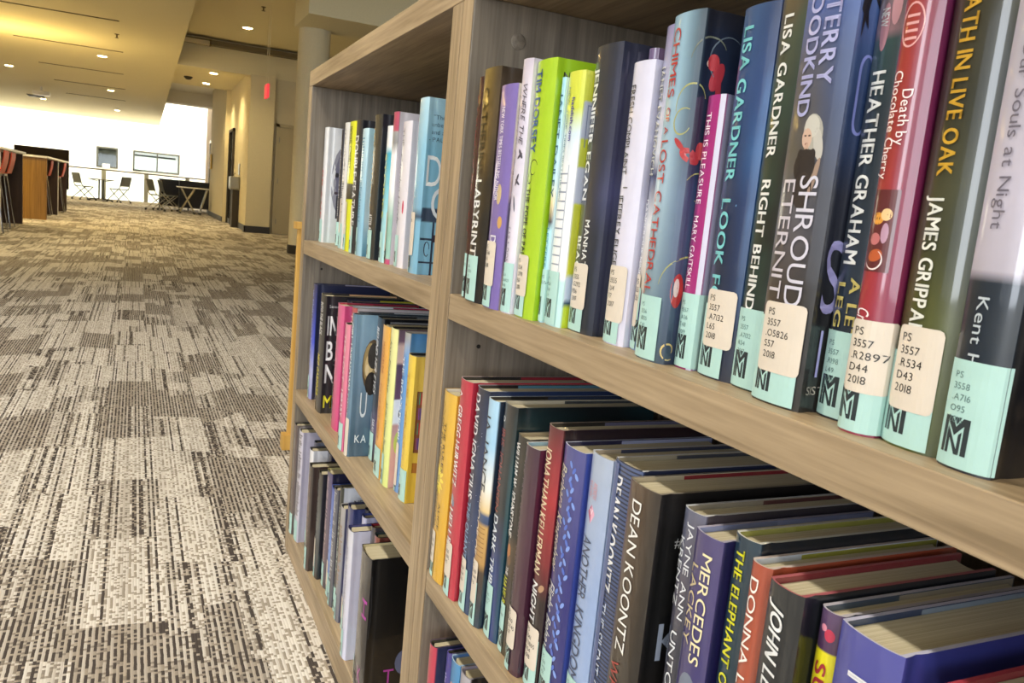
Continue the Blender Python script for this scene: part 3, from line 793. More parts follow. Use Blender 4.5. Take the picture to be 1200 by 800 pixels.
book(ZA, .5685, .0125, .046, .232, 'purple book set back between the charcoal book and the white one', GA, sp='6d5a80', cv='7a668c', rim='c8c4d8', teal=False)
book(ZA, .5543, .0295, .024, .216, 'white hardcover with tall thin black lettering and peeling label', GA,
     sp=[(0, 'd8d6ea'), (1, 'd5d3e6')], cv=[(0, 'd2d2ea'), (1, 'c9c8de')], rim='d5d3e6',
     tx=[('FRESH COMPLAINT', .199, .132, .14, .42, '26262c', ''), ('JEFFREY EUGEN', .117, .055, .14, .42, '26262c', '')],
     art=[('e', .012, .122, .004, .0006, '55555c')], lw=.024, tan=(.003, .027, .018, .062), call=['PS', '3555', '.U4', 'F7', '2017'])
book(ZA, .5239, .030, .030, .239, 'lilac and dark blue hardcover half hidden behind the floral one', GA,
     sp=[(0, '8aa6d0'), (.12, '3a3f96'), (.2, 'cdbfae'), (.4, 'dfe1ea'), (.55, '2c3a68'), (.62, 'd6dae8'), (.85, 'aeb0cc'), (1, '8d86b0')], cv='b9bfd2',
     tx=[('JANET EVANOVICH', .211, .132, .06, .3, 'f0eddc', 'b'), ('JANET EVANOVICH', .2105, .1315, .04, .28, '2c3350', 'b'), ('DANGEROUS MINDS', .114, .052, .05, .25, 'f2f2f8', 'b')],
     art=[('r', .0005, .0035, .112, .150, '2b2f66')], lw=.012, tan=(.0012, .010, .018, .058), call=['PS', '3555', 'V2126'])
G_ = 'a9a86a'
book(ZA, .4929, .0355, .015, .238, 'tall pale blue hardcover with red lettering and red and gold floral scrolls', GA, mixu=.85,
     sp=[(0, '5b707c'), (.25, '7f98a8'), (.5, '9db8cc'), (.8, '93b6cc'), (1, '8fb0c4')], cv=[(0, '2c3c4c'), (.3, '4a5878'), (.5, '33446a'), (.62, '1d2338'), (1, '12141d')], nz=('2a3a5a', 14, .35, 'c'), rim='b9c6d0',
     tx=[('CHIMES', .229, .183, .16, .42, 'b8322e', ''), ('OF A', .176, .158, .2, .36, 'b8322e', ''), ('LOST CATHEDRAL', .154, .047, .14, .42, 'b8322e', '')],
     art=[('l', curl(.027, .165, .010, 60, 330, .4), .0013, G_), ('l', curl(.034, .178, .016, 200, 20, .5), .0012, G_), ('l', curl(.05, .05, .028, 170, 20, .2), .0012, G_), ('l', curl(.038, .010, .007, 300, -30, .7), .0014, 'cdb878'),
          ('l', curl(.048, .12, .014, 150, -120, .7), .0012, G_), ('l', curl(.06, .21, .02, 250, 60, .6), .001, '5d6a78'), ('l', curl(.046, .207, .018, 180, 40, .5), .0012, '6f7568'),
          ('e', .050, .196, .0045, .010, 'a8323e', -20), ('e', .046, .205, .0045, .0055, 'b23a42'), ('e', .052, .185, .0022, .012, 'a8323e'), ('e', .042, .204, .0015, .002, 'd8c2b8'),
          ('e', .036, .143, .009, .0045, 'b03a40', -25), ('e', .044, .147, .004, .006, 'b8434a'), ('e', .026, .151, .006, .002, 'b03a40', -40), ('e', .052, .139, .006, .0035, '9c2f3a'),
          ('e', .0395, .052, .0055, .012, 'b23636'), ('e', .0385, .054, .0025, .0065, 'd8c8c4')], lw=.0285, zt=.046, call=['PS', '3556', '.I8155', 'C45', '2019'])
book(ZA, .4564, .0185, .024, .183, 'small slim book with magenta spine and grey-lavender cover', GA, d=.125, bul=.002,
     sp='9f2673', cv=[(0, 'b0b0cc'), (.5, '9c9dbb'), (1, '83869f')], art=[('r', .0148, .0186, .0, .183, 'c9c6dc')], zt=.052,
     tx=[('THIS IS PLEASURE', .172, .112, .2, .5, 'f4e4ee', ''), ('MARY GAITSKILL', .104, .055, .2, .5, 'f4e4ee', '')], lw=.030, call=['PS', '3557', '.A36', 'T48', '2019'])
book(ZA, .4323, .033, .026, .234, 'dark blue hardcover with turquoise lettering down the spine', GA, mixu=.85,
     sp=[(0, '20283c'), (.4, '1d2a48'), (.8, '2c4878'), (1, '34507a')], cv=[(0, '1a2232'), (.5, '17366a'), (.62, '2a5c96'), (.75, '1b3c74'), (1, '1c2b54')], nz=('4d86c4', 16, .3, 'c'), rim='9ea6b6',
     tx=[('LISA GARDNER', .222, .127, .16, .46, '7fd0d4', 'b'), ('LOOK FOR ME', .116, .015, .16, .46, '7fd0d4', 'b')], art=[('l', [(.0, .118), (.02, .112), (.045, .104)], .0012, '7fb4e0')],
     lw=.0255, tan=(.004, .031, .0205, .058), call=['PS', '3557', '.A7132', 'L65', '2018'])
book(ZA, .3982, .0315, .026, .233, 'dark green-black hardcover with white bold lettering beside the blue one', GA, mixu=.85,
     sp=[(0, '14161a'), (.5, '20251f'), (.75, '2e2f26'), (1, '5a4f3c')], cv='15181c', nz=('3f6a5a', 22, .35, 'a'), rim='7a7466',
     tx=[('LISA GARDNER', .223, .141, .22, .48, 'ededea', 'b'), ('RIGHT BEHIND', .128, .049, .22, .48, 'ededea', 'b')], lw=.031, zt=.050, call=['PS', '3557', '.A7132', 'R54', '2017'])
book(ZA, .3658, .038, .015, .239, 'wide hardcover with white-haired woman on the spine and lilac lettering', GA, mixu=.85,
     sp=[(0, '2c2620'), (.25, '4a3f36'), (.45, '5c5a62'), (.6, '55524e'), (.8, '585a6c'), (.92, '5c70b0'), (1, '7488c4')],
     cv=[(0, '2a2822'), (.25, '1b1d22'), (.5, '272c3c'), (.68, '2d4472'), (.85, '45609c'), (1, '5672b4')], nz=('15161c', 14, .35, 'a'), rim='b0b4c6',
     tx=[('TERRY', .222, .177, .50, .78, 'b3b4de', 'b'), ('GOODKIND', .236, .161, .18, .44, 'b3b4de', 'b'), ('SHROUD', .129, .057, .48, .82, 'cbc8d6', ''), ('ETERNITY', .127, .048, .12, .40, 'c9c2cc', '')],
     ct=[('S', .0035, .056, .042, '9a9ad0', '', .0125), ('I', .0085, .020, .028, '9a9ad0', '', .0015), ('SISTER', .003, .010, .005, 'a8a298', '', .020)],
     art=[('e', .0215, .1525, .0068, .0098, 'a8a59c', 12), ('e', .0262, .146, .0030, .009, 'bab6ae', 14), ('e', .0205, .1555, .0052, .0062, 'c2bfb6', 12), ('e', .0178, .149, .0036, .0056, 'c7a896', 8), ('e', .018, .146, .0012, .0007, '8e5a50'), ('e', .0165, .1505, .0009, .0005, '3c3230'), ('e', .0195, .1505, .0009, .0005, '3c3230'),
          ('e', .0185, .1425, .0016, .004, 'bb9c88'), ('e', .0265, .128, .0018, .011, '9c8474', -12), ('e', .0185, .134, .0078, .0095, '2a2322'), ('e', .0195, .121, .0068, .010, '332a28'), ('e', .0145, .140, .0022, .0035, '2a2322'), ('e', .0235, .140, .0022, .0035, '2a2322'),
          ('p', [(.0415, .232), (.0435, .221), (.0475, .226), (.0455, .214), (.047, .205), (.0435, .209), (.0415, .200), (.041, .212), (.0395, .214)], '12141e'), ('p', [(.0475, .238), (.0495, .229), (.053, .232), (.051, .222), (.052, .215), (.049, .220)], '12141e'),
          ('l', [(.0495+.0036*math.cos(a*PI/12), .172+(.012 if math.sin(a*PI/12) > 0 else -.012)+.008*math.sin(a*PI/12)) for a in range(25)]+[(.0531, .184)], .0018, '7b86cc')],
     lw=.0345, zt=.050, tan=(.004, .0355, .0185, .0585), call=['PS', '3557', '.O5826', 'S57', '2018'])
book(ZA, .3268, .0255, .028, .236, 'dark teal hardcover with large white author lettering and yellow title', GA, mixu=.85,
     sp=[(0, '1b2634'), (.4, '1d2e42'), (.7, '20303c'), (.84, '2a4648'), (.86, '8a6a72'), (1, '5a5a60')], cv='1c2a38', nz=('10161e', 20, .5, 'a'), rim='80868c',
     tx=[('NEW', .214, .205, .2, .42, 'c4ccd0', ''), ('HEATHER GRAHAM', .183, .084, .2, .56, 'eef0f0', 'b'), ('A LETHAL', .077, .018, .5, .74, 'd3c472', 'b'), ('LEGACY', .074, .018, .16, .38, 'd3c472', 'b')], lw=.0255, zt=.048, call=['PS', '3557', '.R198', 'L49', '2019'],
     art=[('e', .008, .205, .003, .012, 'a87884'), ('e', .014, .215, .003, .01, 'b2838c')])
book(ZA, .3005, .0225, .017, .224, 'crimson hardcover with white script title and round emblem near its top', GA, mixu=.85,
     sp=[(0, 'a3324a'), (.3, '9c2f3a'), (.6, '96322f'), (1, '9a3530')], cv=[(0, '82264a'), (.5, '7a2450'), (1, '6a2450')], rim='c4a0a8', bul=.006,
     tx=[('Death by', .169, .143, .52, .76, 'f3e6e6', ''), ('Chocolate Cherry', .178, .127, .24, .48, 'f3e6e6', ''), ('Crime', .064, .05, .25, .6, 'f3e6e6', 'i')],
     art=[('l', [(.0105+.006*math.cos(a*PI/12), .199+.010*math.sin(a*PI/12)) for a in range(-2, 26)], .0011, 'd9a0a0')]+[('r', .007, .014, .2025-k*.0035, .2038-k*.0035, 'd9a0a0') for k in range(4)]+
     [('r', .004, .0185, .082, .122, '5a2024'), ('e', .009, .108, .0035, .003, 'd9963c'), ('e', .0135, .110, .003, .003, 'e6c08a'), ('e', .009, .098, .003, .003, 'b86a6c'), ('e', .014, .101, .002, .005, 'b08aa0'), ('e', .0105, .090, .0042, .003, 'b4552c', 20), ('l', curl(.010, .088, .005, -160, 60, .1), .0008, 'e9dada')],
     lw=.0288, zt=.045, tan=(.0035, .0275, .0215, .058), call=['PS', '3557', '.R2897', 'D44', '2018'])
book(ZA, .2775, .035, .022, .239, 'dark olive hardcover with yellow capitals above white author capitals', GA, mixu=.85,
     sp=[(0, '5c6a24'), (.3, '66682c'), (.45, '4a4a30'), (.7, '33301f'), (1, '2e2a1c')], cv=[(0, '4e5a2c'), (.3, '434e34'), (.6, '2a332e'), (1, '14181a')], nz=('17201c', 22, .6, 'a'), rim='8c8c80', bul=.006,
     tx=[('DEATH IN LIVE OAK', .220, .129, .3, .54, 'd0a232', 'b'), ('JAMES GRIPPANDO', .120, .040, .26, .50, 'ecece4', 'b')], lw=.0285, zt=.046, tan=(.004, .0285, .0185, .059), call=['PS', '3557', '.R534', 'D43', '2018'])
book(ZA, .2407, .026, .015, .2035, 'pale lilac over navy hardcover, nearest to the camera on its shelf', GA, d=.14,
     sp=[(0, '16222e'), (.41, '1a2634'), (.435, 'b0aab8'), (.6, 'bab4c4'), (1, 'aaa6b2')], cv=[(0, '0a0d14'), (.41, '10131c'), (.43, 'a39fb8'), (.6, 'bab6cc'), (1, 'b2aec4')], rim='8a7a70',
     tx=[('Our Souls at Night', .184, .106, .30, .52, '67616e', ''), ('Kent Haruf', .077, .028, .32, .54, 'b9c2c8', '')], lw=.0275, zt=.049, call=['PS', '3558', '.A716', 'O95', '2015'])

# ---------------- near bookcase, middle shelf
book(ZB, .845, .040, .001, .221, 'golden yellow hardcover with sunflower and black title, first beside the divider', GB,
     sp=[(0, 'd2a028'), (.5, 'd6a838'), (1, 'dcb040')], cv='c98a2e', inner='e8e4dc', rim='d0a440',
     tx=[('THE RULES', .186, .128, .44, .6, '2a2414', ''), ('OF MAGIC', .190, .140, .22, .38, '2a2414', ''), ('ALICE', .092, .060, .48, .62, '2a2414', ''), ('HOFFMAN', .112, .062, .22, .36, '2a2414', '')],
     art=[('e', .012+.0085*math.cos(k*PI/6), .118+.0115*math.sin(k*PI/6), .0068, .0022, 'f0d640', math.degrees(math.atan2(math.sin(k*PI/6), math.cos(k*PI/6)))) for k in range(12)]+[('e', .012, .118, .0034, .0045, '8f8a3c'), ('e', .012, .118, .0018, .0025, 'b9a040'), ('l', [(.008, .208), (.014, .206), (.009, .200), (.015, .198), (.01, .192)], .0012, '3a3018')],
     lw=.018, tan=(.001, .019, .018, .056), call=['PS', '3558', '.O3447', 'R8', '2017'], flap=('ece8e0', .07))
book(ZB, .800, .034, .002, .245, 'bright red hardcover with white slanted lettering', GB, sp='b52c40', cv='a82436', inner='1c1a1e', rim='d0b8bc',
     tx=[('GREGG HURWITZ', .216, .126, .2, .6, 'f6f2f2', 'b'), ('HELLBENT', .100, .030, .18, .56, 'f6f2f2', 'b'), ('A', .232, .226, .3, .5, 'f6f2f2', 'b')],
     art=[('e', .012, .110, .004, .006, '8f96a0', 20), ('e', .015, .106, .003, .004, '6f7f98'), ('e', .010, .106, .002, .003, 'd8d4d2')], lw=.024, tan=(.003, .025, .022, .062), call=['PS', '3558', '.U695', 'H45'], flap=('8c2434', .085))
book(ZB, .7635, .033, .007, .244, 'navy hardcover speckled with stars and white capitals', GB, sp=[(0, '1c3a60'), (.5, '16223e'), (1, '1a1c24')], cv='141a30', nz=('28406e', 12, .5, 'a'), inner='15161c', rim='aab0bc',
     tx=[('DAVID IGNATIUS', .237, .124, .14, .56, 'eceef2', 'b'), ('THE QUANTUM SPY', .120, .020, .2, .54, '8ab0d0', 'b')], art=dots(.002, .031, .07, .2, 18, .0004, 'cdd8f0', 3), lw=.024, tan=(.002, .020, .02, .058), call=['PS', '3559', '.G54', 'Q36'], flap=('4f7f96', .11))
book(ZB, .729, .0245, .006, .240, 'sky blue book with dark author name above a sandy wooden post picture', GB, sp=[(0, '22384a'), (.25, '4a3c30'), (.29, 'b08850'), (.45, 'c29a58'), (.47, '2f4468'), (.5, '3a5078'), (.52, 'e0c48c'), (.62, 'e8e6e0'), (.8, '9cc6e4'), (1, 'a9cfe8')], cv='1d2a3c', inner='101218', rim='dfe6ec',
     tx=[('JA JANCE', .225, .144, .16, .68, '1d2430', ''), ('PROOF OF LIFE', .137, .050, .08, .46, 'ece4cc', '')], art=[('r', .006, .022, .076+k*.005, .077+k*.005, '8a6436') for k in range(7)], lw=.019, tan=(.002, .018, .024, .07), call=['PS', '3560', '.A44', 'P76'], flap=('2a3c5c', .09))
book(ZB, .7035, .031, .012, .242, 'black to blue hardcover with rust red name and white title', GB, mixu=.85, sp=[(0, '1c3e86'), (.3, '1e3f80'), (.55, '1c2430'), (1, '3a3836')], cv=[(0, '152c60'), (.4, '14202e'), (.7, '16282c'), (1, '15181a')], nz=('1f5560', 10, .5, 'c'), inner='c4bca8', rim='8d8c86',
     tx=[('IRIS JOHANSEN', .216, .132, .16, .50, '9c4a40', ''), ('DARK TRIBUTE', .128, .030, .2, .56, 'e4ecf4', 'b')], art=[('e', .008, .226, .0028, .003, 'dedede'), ('e', .008, .226, .0014, .0016, '2a2a2c')], lw=.021, zt=.056, call=['PS', '3560', '.O275', 'D37'], flap=('3a3f44', .09))
book(ZB, .671, .028, .014, .219, 'short black western book with white name and neon yellow band', GB, d=.13, sp=[(0, '3a3328'), (.2, '2e2a20'), (.34, '302820'), (.5, '4b3c2c'), (.56, '141516'), (1, '2c2a26')], cv='1c1a18', inner='a8987c', rim='6e6658',
     tx=[('WILLIAM W. JOHNSTONE', .212, .118, .12, .5, 'ececec', 'b'), ('HAVE BRIDES', .077, .03, .12, .5, 'd8dc2c', 'b'), ('THE', .088, .080, .3, .5, 'dddddd', '')],
     art=[('e', .010, .104, .004, .007, 'b0703a'), ('e', .013, .095, .003, .005, '6b4a30')], lw=.016, zt=.050, call=['PS', '3560'], flap=('8c8474', .08))
book(ZB, .640, .0275, .008, .219, 'plain dark maroon hardcover with faint grey spine printing', GB, d=.14, sp=[(0, '3e2030'), (.6, '442236'), (1, '3c2034')], cv=[(0, '3c1c30'), (1, '4a1e36')], inner='8fb2c8', rim='c6c4c4',
     tx=[('THE LAST SECOND', .205, .130, .1, .3, '6a5560', ''), ('JOHN SANDFORD', .122, .066, .1, .3, '6a5560', '')], lw=.015, zt=.054, tan=(.0015, .021, .024, .062), call=['PS', '3560', '.O745', 'L37'], flap=('86acc6', .12))
book(ZB, .611, .0262, .014, .245, 'red and black hardcover with cream author capitals and white title', GB, sp=[(0, '16161a'), (.35, '241a1c'), (.5, '7a2028'), (.72, 'a8242e'), (.9, '8c2630'), (1, '6a2c30')], cv=[(0, '14141a'), (.5, '301a26'), (1, '1c1620')], nz=('2a1014', 14, .5, 'a'), inner='1a1818', rim='9c8c84',
     tx=[('JONATHAN KELLERMAN', .226, .109, .16, .64, 'ecdcbc', 'b'), ('NIGHT MOVES', .101, .015, .18, .62, 'f2f2f2', 'b')], art=[('e', .020, .098, .0045, .0028, 'b08a6a', 50), ('e', .008, .112, .002, .003, 'a08070')], lw=.0245, zt=.05, tan=(.002, .024, .020, .060), call=['PS', '3561', '.E3865', 'N54', '2018'], flap=('5c5c78', .1))
LV = '6486d6'
book(ZB, .5835, .036, .016, .236, 'indigo hardcover with a column of light blue leaves on its spine', GB, sp=[(0, '27286a'), (.5, '2b2d74'), (1, '4c4e8a')], cv='3a4a9c', inner='1c1e46', rim='c8cce0',
     tx=[('Barbara Kingsolver', .219, .124, .1, .42, 'd0ccb0', 'i'), ('Flight Behavior', .113, .036, .08, .44, 'dcdcd8', 'i')],
     art=[('e', .0235+.0035*(k % 3-1)+.002*math.sin(k*.9), .222-k*.0042, .0034, .0017, ['6486d6', '4f6cc8', '7c9ae0'][k % 3], 55 if k % 2 else 125) for k in range(50)], lw=.024, zt=.05, call=['PS', '3561', '.I496', 'F55'], flap=('a4acd2', .10))
book(ZB, .544, .032, .020, .241, 'light blue hardcover with pink gem above dark fantasy lettering', GB, sp=[(0, '8ea4cc'), (.5, '93a8d0'), (1, 'a6b2c8')], cv='7288b4', inner='a89c8a', rim='c8ccd6',
     tx=[('ANDREW', .218, .204, .42, .6, 'd08a90', ''), ('KLAVAN', .218, .205, .22, .38, 'd08a90', ''), ('ANOTHER', .172, .118, .16, .6, '3c4660', ''), ('KINGDOM', .110, .045, .16, .62, '3c4660', '')],
     art=[('p', [(.013, .199), (.0185, .192), (.013, .183), (.0075, .192)], 'e0a8c0'), ('p', [(.013, .199), (.013, .183), (.0075, .192)], 'a84c70'), ('p', [(.0105, .195), (.0155, .195), (.013, .190)], 'f4dce6')], lw=.026, call=['PS', '3561', '.L334'], flap=('343c58', .13))
book(ZB, .509, .037, .020, .246, 'blue and black striped hardcover with white bold author capitals', GB, sp='4a5c88', cv='222840', inner='98907c', rim='e4e6ec',
     art=[('r', .0006, .0364, .2455-k*.0033, .2468-k*.0033, '20263c') for k in range(73)]+[('r', .0, .011, .004, .244, '46588a')],
     tx=[('DEAN KOONTZ', .235, .142, .12, .5, 'f4f4f6', 'b'), ('THE SILENT CORNER', .132, .020, .12, .44, 'c2cce0', '')], lw=.028, call=['PS', '3561', '.O55', 'S55'], flap=('3a3d48', .1))
book(ZB, .469, .038, .008, .244, 'thick brown-black hardcover with large thin white author capitals', GB, mixu=.85, sp=[(0, '1e1a18'), (.4, '33291f'), (.8, '4a3a2c'), (1, '5a4634')], cv=[(0, '0e0e10'), (1, '181818')], nz=('201a16', 9, .5, 'a'), inner='aca088', rim='8c8478',
     tx=[('DEAN KOONTZ', .232, .117, .28, .60, 'ecebe8', ''), ('WHISPERING', .109, .03, .2, .5, 'a03a34', '')],
     ct=[('#1 NEW YORK TIMES', .016, .205, .0075, 'c8c8c8', ''), ('KOONTZ', .012, .12, .03, '8a94a8', '')], lw=.03, call=['PS', '3561', '.O55', 'W55'], flap=('7c1c28', .11))
book(ZB, .419, .0225, .020, .241, 'slate hardcover with two lines of thin white capitals beside the thick brown one', GB, sp=[(0, '20222a'), (.6, '2e3444'), (1, '5a6078')], cv='20222c', nz=('6a5a60', 20, .3, 'a'), inner='8c8474', rim='d0d2d8',
     tx=[('JAYNE ANN', .233, .165, .48, .72, 'dfe2e8', ''), ('KRENTZ', .221, .172, .14, .38, 'dfe2e8', ''), ('UNTOUCHABLE', .155, .05, .3, .6, 'dfe2e8', '')], lw=.022, call=['PS', '3561', '.R44'], flap=('4a2428', .09))
book(ZB, .395, .027, .012, .236, 'deep purple hardcover with cream serif title and clear jacket', GB, sp=[(0, '5a5870'), (.25, '3a3a5c'), (.5, '342e68'), (1, '4a4270')], cv=[(0, '1c2450'), (.6, '1f1c4c'), (1, '23204a')], inner='7d88b4', rim='aaa6bc',
     tx=[('MERCEDES', .224, .150, .5, .82, 'e8ddb0', ''), ('LACKEY', .214, .160, .16, .42, 'c8b890', '')], art=[('e', .014, .13, .008, .012, '6a7488'), ('e', .016, .12, .006, .012, '8a94a4')], lw=.024, call=['PS', '3562', '.A246'], flap=('8c98c8', .09))
book(ZB, .367, .022, .020, .244, 'dark teal hardcover with neon yellow slab lettering', GB, sp=[(0, '1e3c48'), (1, '1c3444')], cv='1a1e24', inner='96964e', rim='d8d8d0',
     tx=[('THE ELEPHANT OF SURPRISE', .236, .092, .28, .62, 'e2e022', 'b')], lw=.02, call=['PS', '3562', '.A5'], flap=('8f9040', .11))
book(ZB, .344, .0168, .014, .237, 'terracotta orange hardcover with white serif author capitals', GB, sp=[(0, 'ac5236'), (1, 'a24a34')], cv='9c4830', inner='b4bac4', rim='d4c4bc',
     tx=[('DONNA LEON', .228, .130, .24, .66, 'f2ece6', '')], lw=.016, call=['PS', '3562'], flap=('8c8c34', .12))
book(ZB, .322, .026, .008, .236, 'black hardcover with tall white slanted capitals and dark red lining', GB, mixu=.85, sp=[(0, '1a1c20'), (1, '22262a')], cv=[(0, '0c0e12'), (1, '14181c')], inner='7c2430', rim='b4646c',
     tx=[('JOHN LESCROART', .226, .115, .28, .66, 'f2f2f2', 'bi')], lw=.022, call=['PS', '3562', '.E78'], flap=('7c2430', .11))
book(ZB, .2945, .0155, .020, .232, 'slim hardcover with bright yellow spine block and dark red letters', GB, sp=[(0, 'dcd012'), (.9, 'e4d814'), (.905, '4a2a50'), (1, '5a4468')], cv='1c2a3c', inner='3c5068', rim='c0bcc8',
     tx=[('SUSPECT', .203, .130, .3, .75, '9c1f2c', 'b')], art=[('e', .010, .219, .003, .0035, 'c03050'), ('e', .006, .222, .002, .002, 'd88aa0')], lw=.015, call=['PS'], flap=('a09888', .10))
book(ZB, .274, .038, .012, .235, 'thick indigo blue hardcover with exposed grey page block, near the corner', GB, sp=[(0, '34387c'), (1, '4a4c98')], cv='34387c', inner='263a5c', rim='c4c4dc',
     tx=[('IT WAS ALWAYS', .214, .05, .3, .7, 'f0f0f6', 'b')], lw=.03, call=['PS', '3562'], flap=('7a8a9c', .10))
book(ZB, .222, .026, .020, .229, 'dark red book in the lower right corner beyond the indigo one', GB, sp='6c1828', cv='5c1424', inner='8c2434', rim='b04050', lw=.024)

# ---------------- near bookcase, bottom shelf
book(ZC, .822, .020, .001, .247, 'crimson-spined navy hardcover on the bottom shelf against the divider', GC, sp='b83a50', cv='1c2340', inner='15171c', rim='4a3c48', lw=.016, flap=('c8ccd8', .1))
book(ZC, .800, .012, .015, .245, 'thin purple book on the bottom shelf between red and blue ones', GC, sp='4c4488', cv='3c3468', marks=(.22, .05, .3, .7, 'b8b4e0'), lw=.012)
book(ZC, .787, .026, .015, .246, 'blue book with orange figure on the bottom shelf', GC, sp='4a88b8', cv='3c5c90', inner='4c78b4', art=[('e', .012, .19, .006, .016, 'd0603c'), ('e', .012, .214, .004, .006, 'e0a080'), ('e', .014, .16, .005, .010, '6fb4cc')], lw=.02, rim='9ab4d0')
book(ZC, .758, .027, .015, .248, 'grey and lime green book nearest the camera on the bottom shelf', GC, sp=[(0, 'a9c42c'), (.6, 'b4cc2c'), (.85, '9a98a0'), (1, 'a8a4ac')], cv='111114', inner='8c8498',
     ct=[('WOW', .004, .215, .02, 'b8d820', 'b')], art=[('r', .002, .024, .17+k*.014, .177+k*.014, '6f7a20') for k in range(4)], lw=.02, flap=('a8b048', .08), rim='8c8890')

# ---------------- far bookcase, upper shelf
book(ZA, 1.762, .036, .030, .238, 'white hardcover with a grey face on its cover at the far end', FA, sp='e6e6ea', cv=[(0, 'd8e8e8'), (.3, 'e2e6ec'), (1, 'e4e6ea')],
     tx=[('BRAVE', .150, .050, .25, .62, 'c44a48', ''), ('ROSE MCGOWAN', .215, .165, .3, .5, '8a8a90', '')], art=[('e', .074, .13, .028, .075, '9a9aa8'), ('e', .078, .14, .024, .06, '74748a'), ('e', .058, .142, .004, .005, '2c2c34'), ('e', .054, .125, .003, .010, 'a4a4b0'), ('e', .058, .105, .004, .003, '4a3c48'), ('r', .059, .15, .052, .10, '3a3a44')], lw=.03, call=['RE'])
book(ZA, 1.650, .020, .042, .230, 'thin dark book beside the white one at the far end of the top shelf', FA, sp='2a2830', cv='3a3840', marks=(.21, .06, .3, .7, 'c4c4c8'), lw=.02)
book(ZA, 1.577, .036, .031, .236, 'pale grey book with small dark lettering left of the yellow one', FA, sp='dcdad8', cv='d8d4d4', marks=(.225, .07, .2, .75, '5c5860'), lw=.03, tan=(.002, .022, .03, .095), art=[('e', .008, .215, .003, .004, 'b04a60')])
book(ZA, 1.524, .050, .028, .234, 'bright yellow spine with black band on the far top shelf', FA, sp=[(0, 'dfe22a'), (.40, 'dfe22a'), (.41, '2c2c28'), (.52, '5a5a54'), (.53, 'dfe22a'), (1, 'e2e42c')], cv='d8da30', tx=[('MICHAEL CONNELLY', .225, .15, .3, .7, '54561c', 'b')], lw=.03, tan=(.002, .028, .03, .09))
book(ZA, 1.455, .042, .024, .231, 'black spine with bold white lettering right of the yellow one', FA, sp='24242a', cv='202028', tx=[('DOUBLE FEATURE', .205, .05, .2, .8, 'f0f0f0', 'b')], lw=.03, tan=(.002, .024, .03, .085))
book(ZA, 1.411, .042, .025, .215, 'icy blue book with a pale cover behind the tall black one', FA, sp=[(0, '9cc8dc'), (.3, '8cc0dc'), (1, 'c4e2ee')], cv=[(0, '5c98b8'), (.12, '8fc4dc'), (.3, 'd0e8f0'), (1, 'b4dce8')], marks=(.2, .06, .3, .7, '4a8cac'), art=[('e', .015, .09, .006, .02, '4fb4cc')], lw=.02)
book(ZA, 1.340, .045, .027, .233, 'tall black hardcover with small gold spine lettering on the far top shelf', FA, sp='33322f', cv='20242e', rim='9aa4c4', tx=[('LISA SCOTTOLINE', .212, .08, .15, .42, 'c8a85c', 'b'), ('AFTER ANNA', .074, .035, .3, .7, 'f0f0f0', 'b')], lw=.035, call=['PS', '3569'])
book(ZA, 1.281, .029, .033, .213, 'white and turquoise book next to the tall black hardcover', FA, sp=[(0, 'b8e0e4'), (.35, '9cd4e0'), (.8, '3fa8c0'), (.86, 'eef2f4'), (1, 'f0f4f6')], cv='9fd0dc', tx=[('STORIES', .17, .07, .2, .6, 'd8d87c', 'b')], lw=.022, call=['PS', '3558'])
book(ZA, 1.249, .026, .033, .232, 'white hardcover with a small red block at the spine top', FA, sp=[(0, 'c04a78'), (.03, 'c04a78'), (.04, '9cc8bc'), (.3, '8fb8a8'), (.5, 'f0eff2'), (.72, 'eceaee'), (.8, '8a8a8c'), (.87, '9a9a9c'), (.88, 'b44a66'), (1, 'b44a66')], cv=[(0, 'e2dce6'), (1, 'd6d0d8')], lw=.012, zt=.04, tan=(.001, .013, .02, .08))
book(ZA, 1.206, .045, .036, .215, 'white book with black cursive lettering beside the large light blue one', FA, sp='e2dde6', cv='dcd8e2', tx=[('Carolyn Hardy', .17, .065, .1, .45, '26262a', 'i'), ('THE', .205, .18, .2, .5, '8c8890', '')], art=[('e', .034, .09, .003, .010, 'c8385c')], lw=.026)
book(ZA, 1.115, .040, .031, .240, 'large light blue hardcover with white initials beside the divider', FA, sp=[(0, '7fb4d0'), (.3, '7cb2d0'), (.33, '3a4c64'), (.38, '7fb0cc'), (.7, '8cc0da'), (1, 'b4d8e8')], cv=[(0, '7db8d8'), (.3, '82bad8'), (.31, '3a4a60'), (.38, '3a4a60'), (.39, '7cb4d2'), (.7, '7cb6d2'), (1, 'a8cfe0')],
     ct=[('D', .003, .122, .044, 'f0f6fa', '', .021), ('O', .013, .078, .046, 'e8f0f6', '', .03), ('"The r', .008, .212, .006, '4a6a80', ''), ('unbear', .006, .202, .006, '4a6a80', ''), ('and ad', .006, .192, .006, '4a6a80', ''), ('- PAULA H', .003, .182, .006, '3c5a70', '')],
     art=[('r', .0575, .0605, .0, .074, '2c3a50'), ('r', .041, .075, .048, .051, '2c3a50'), ('r', .041, .075, .016, .0185, '2c3a50'), ('r', .059, .075, .046, .056, '33293c'), ('l', [(.0515+.0035*math.cos(t*.5), .036+.010*math.sin(t*.5)) for t in range(12)]+[(.049, .02)], .0016, '2c3a50')], lw=.012, tan=(.001, .026, .025, .085), call=['PS', '3558'])

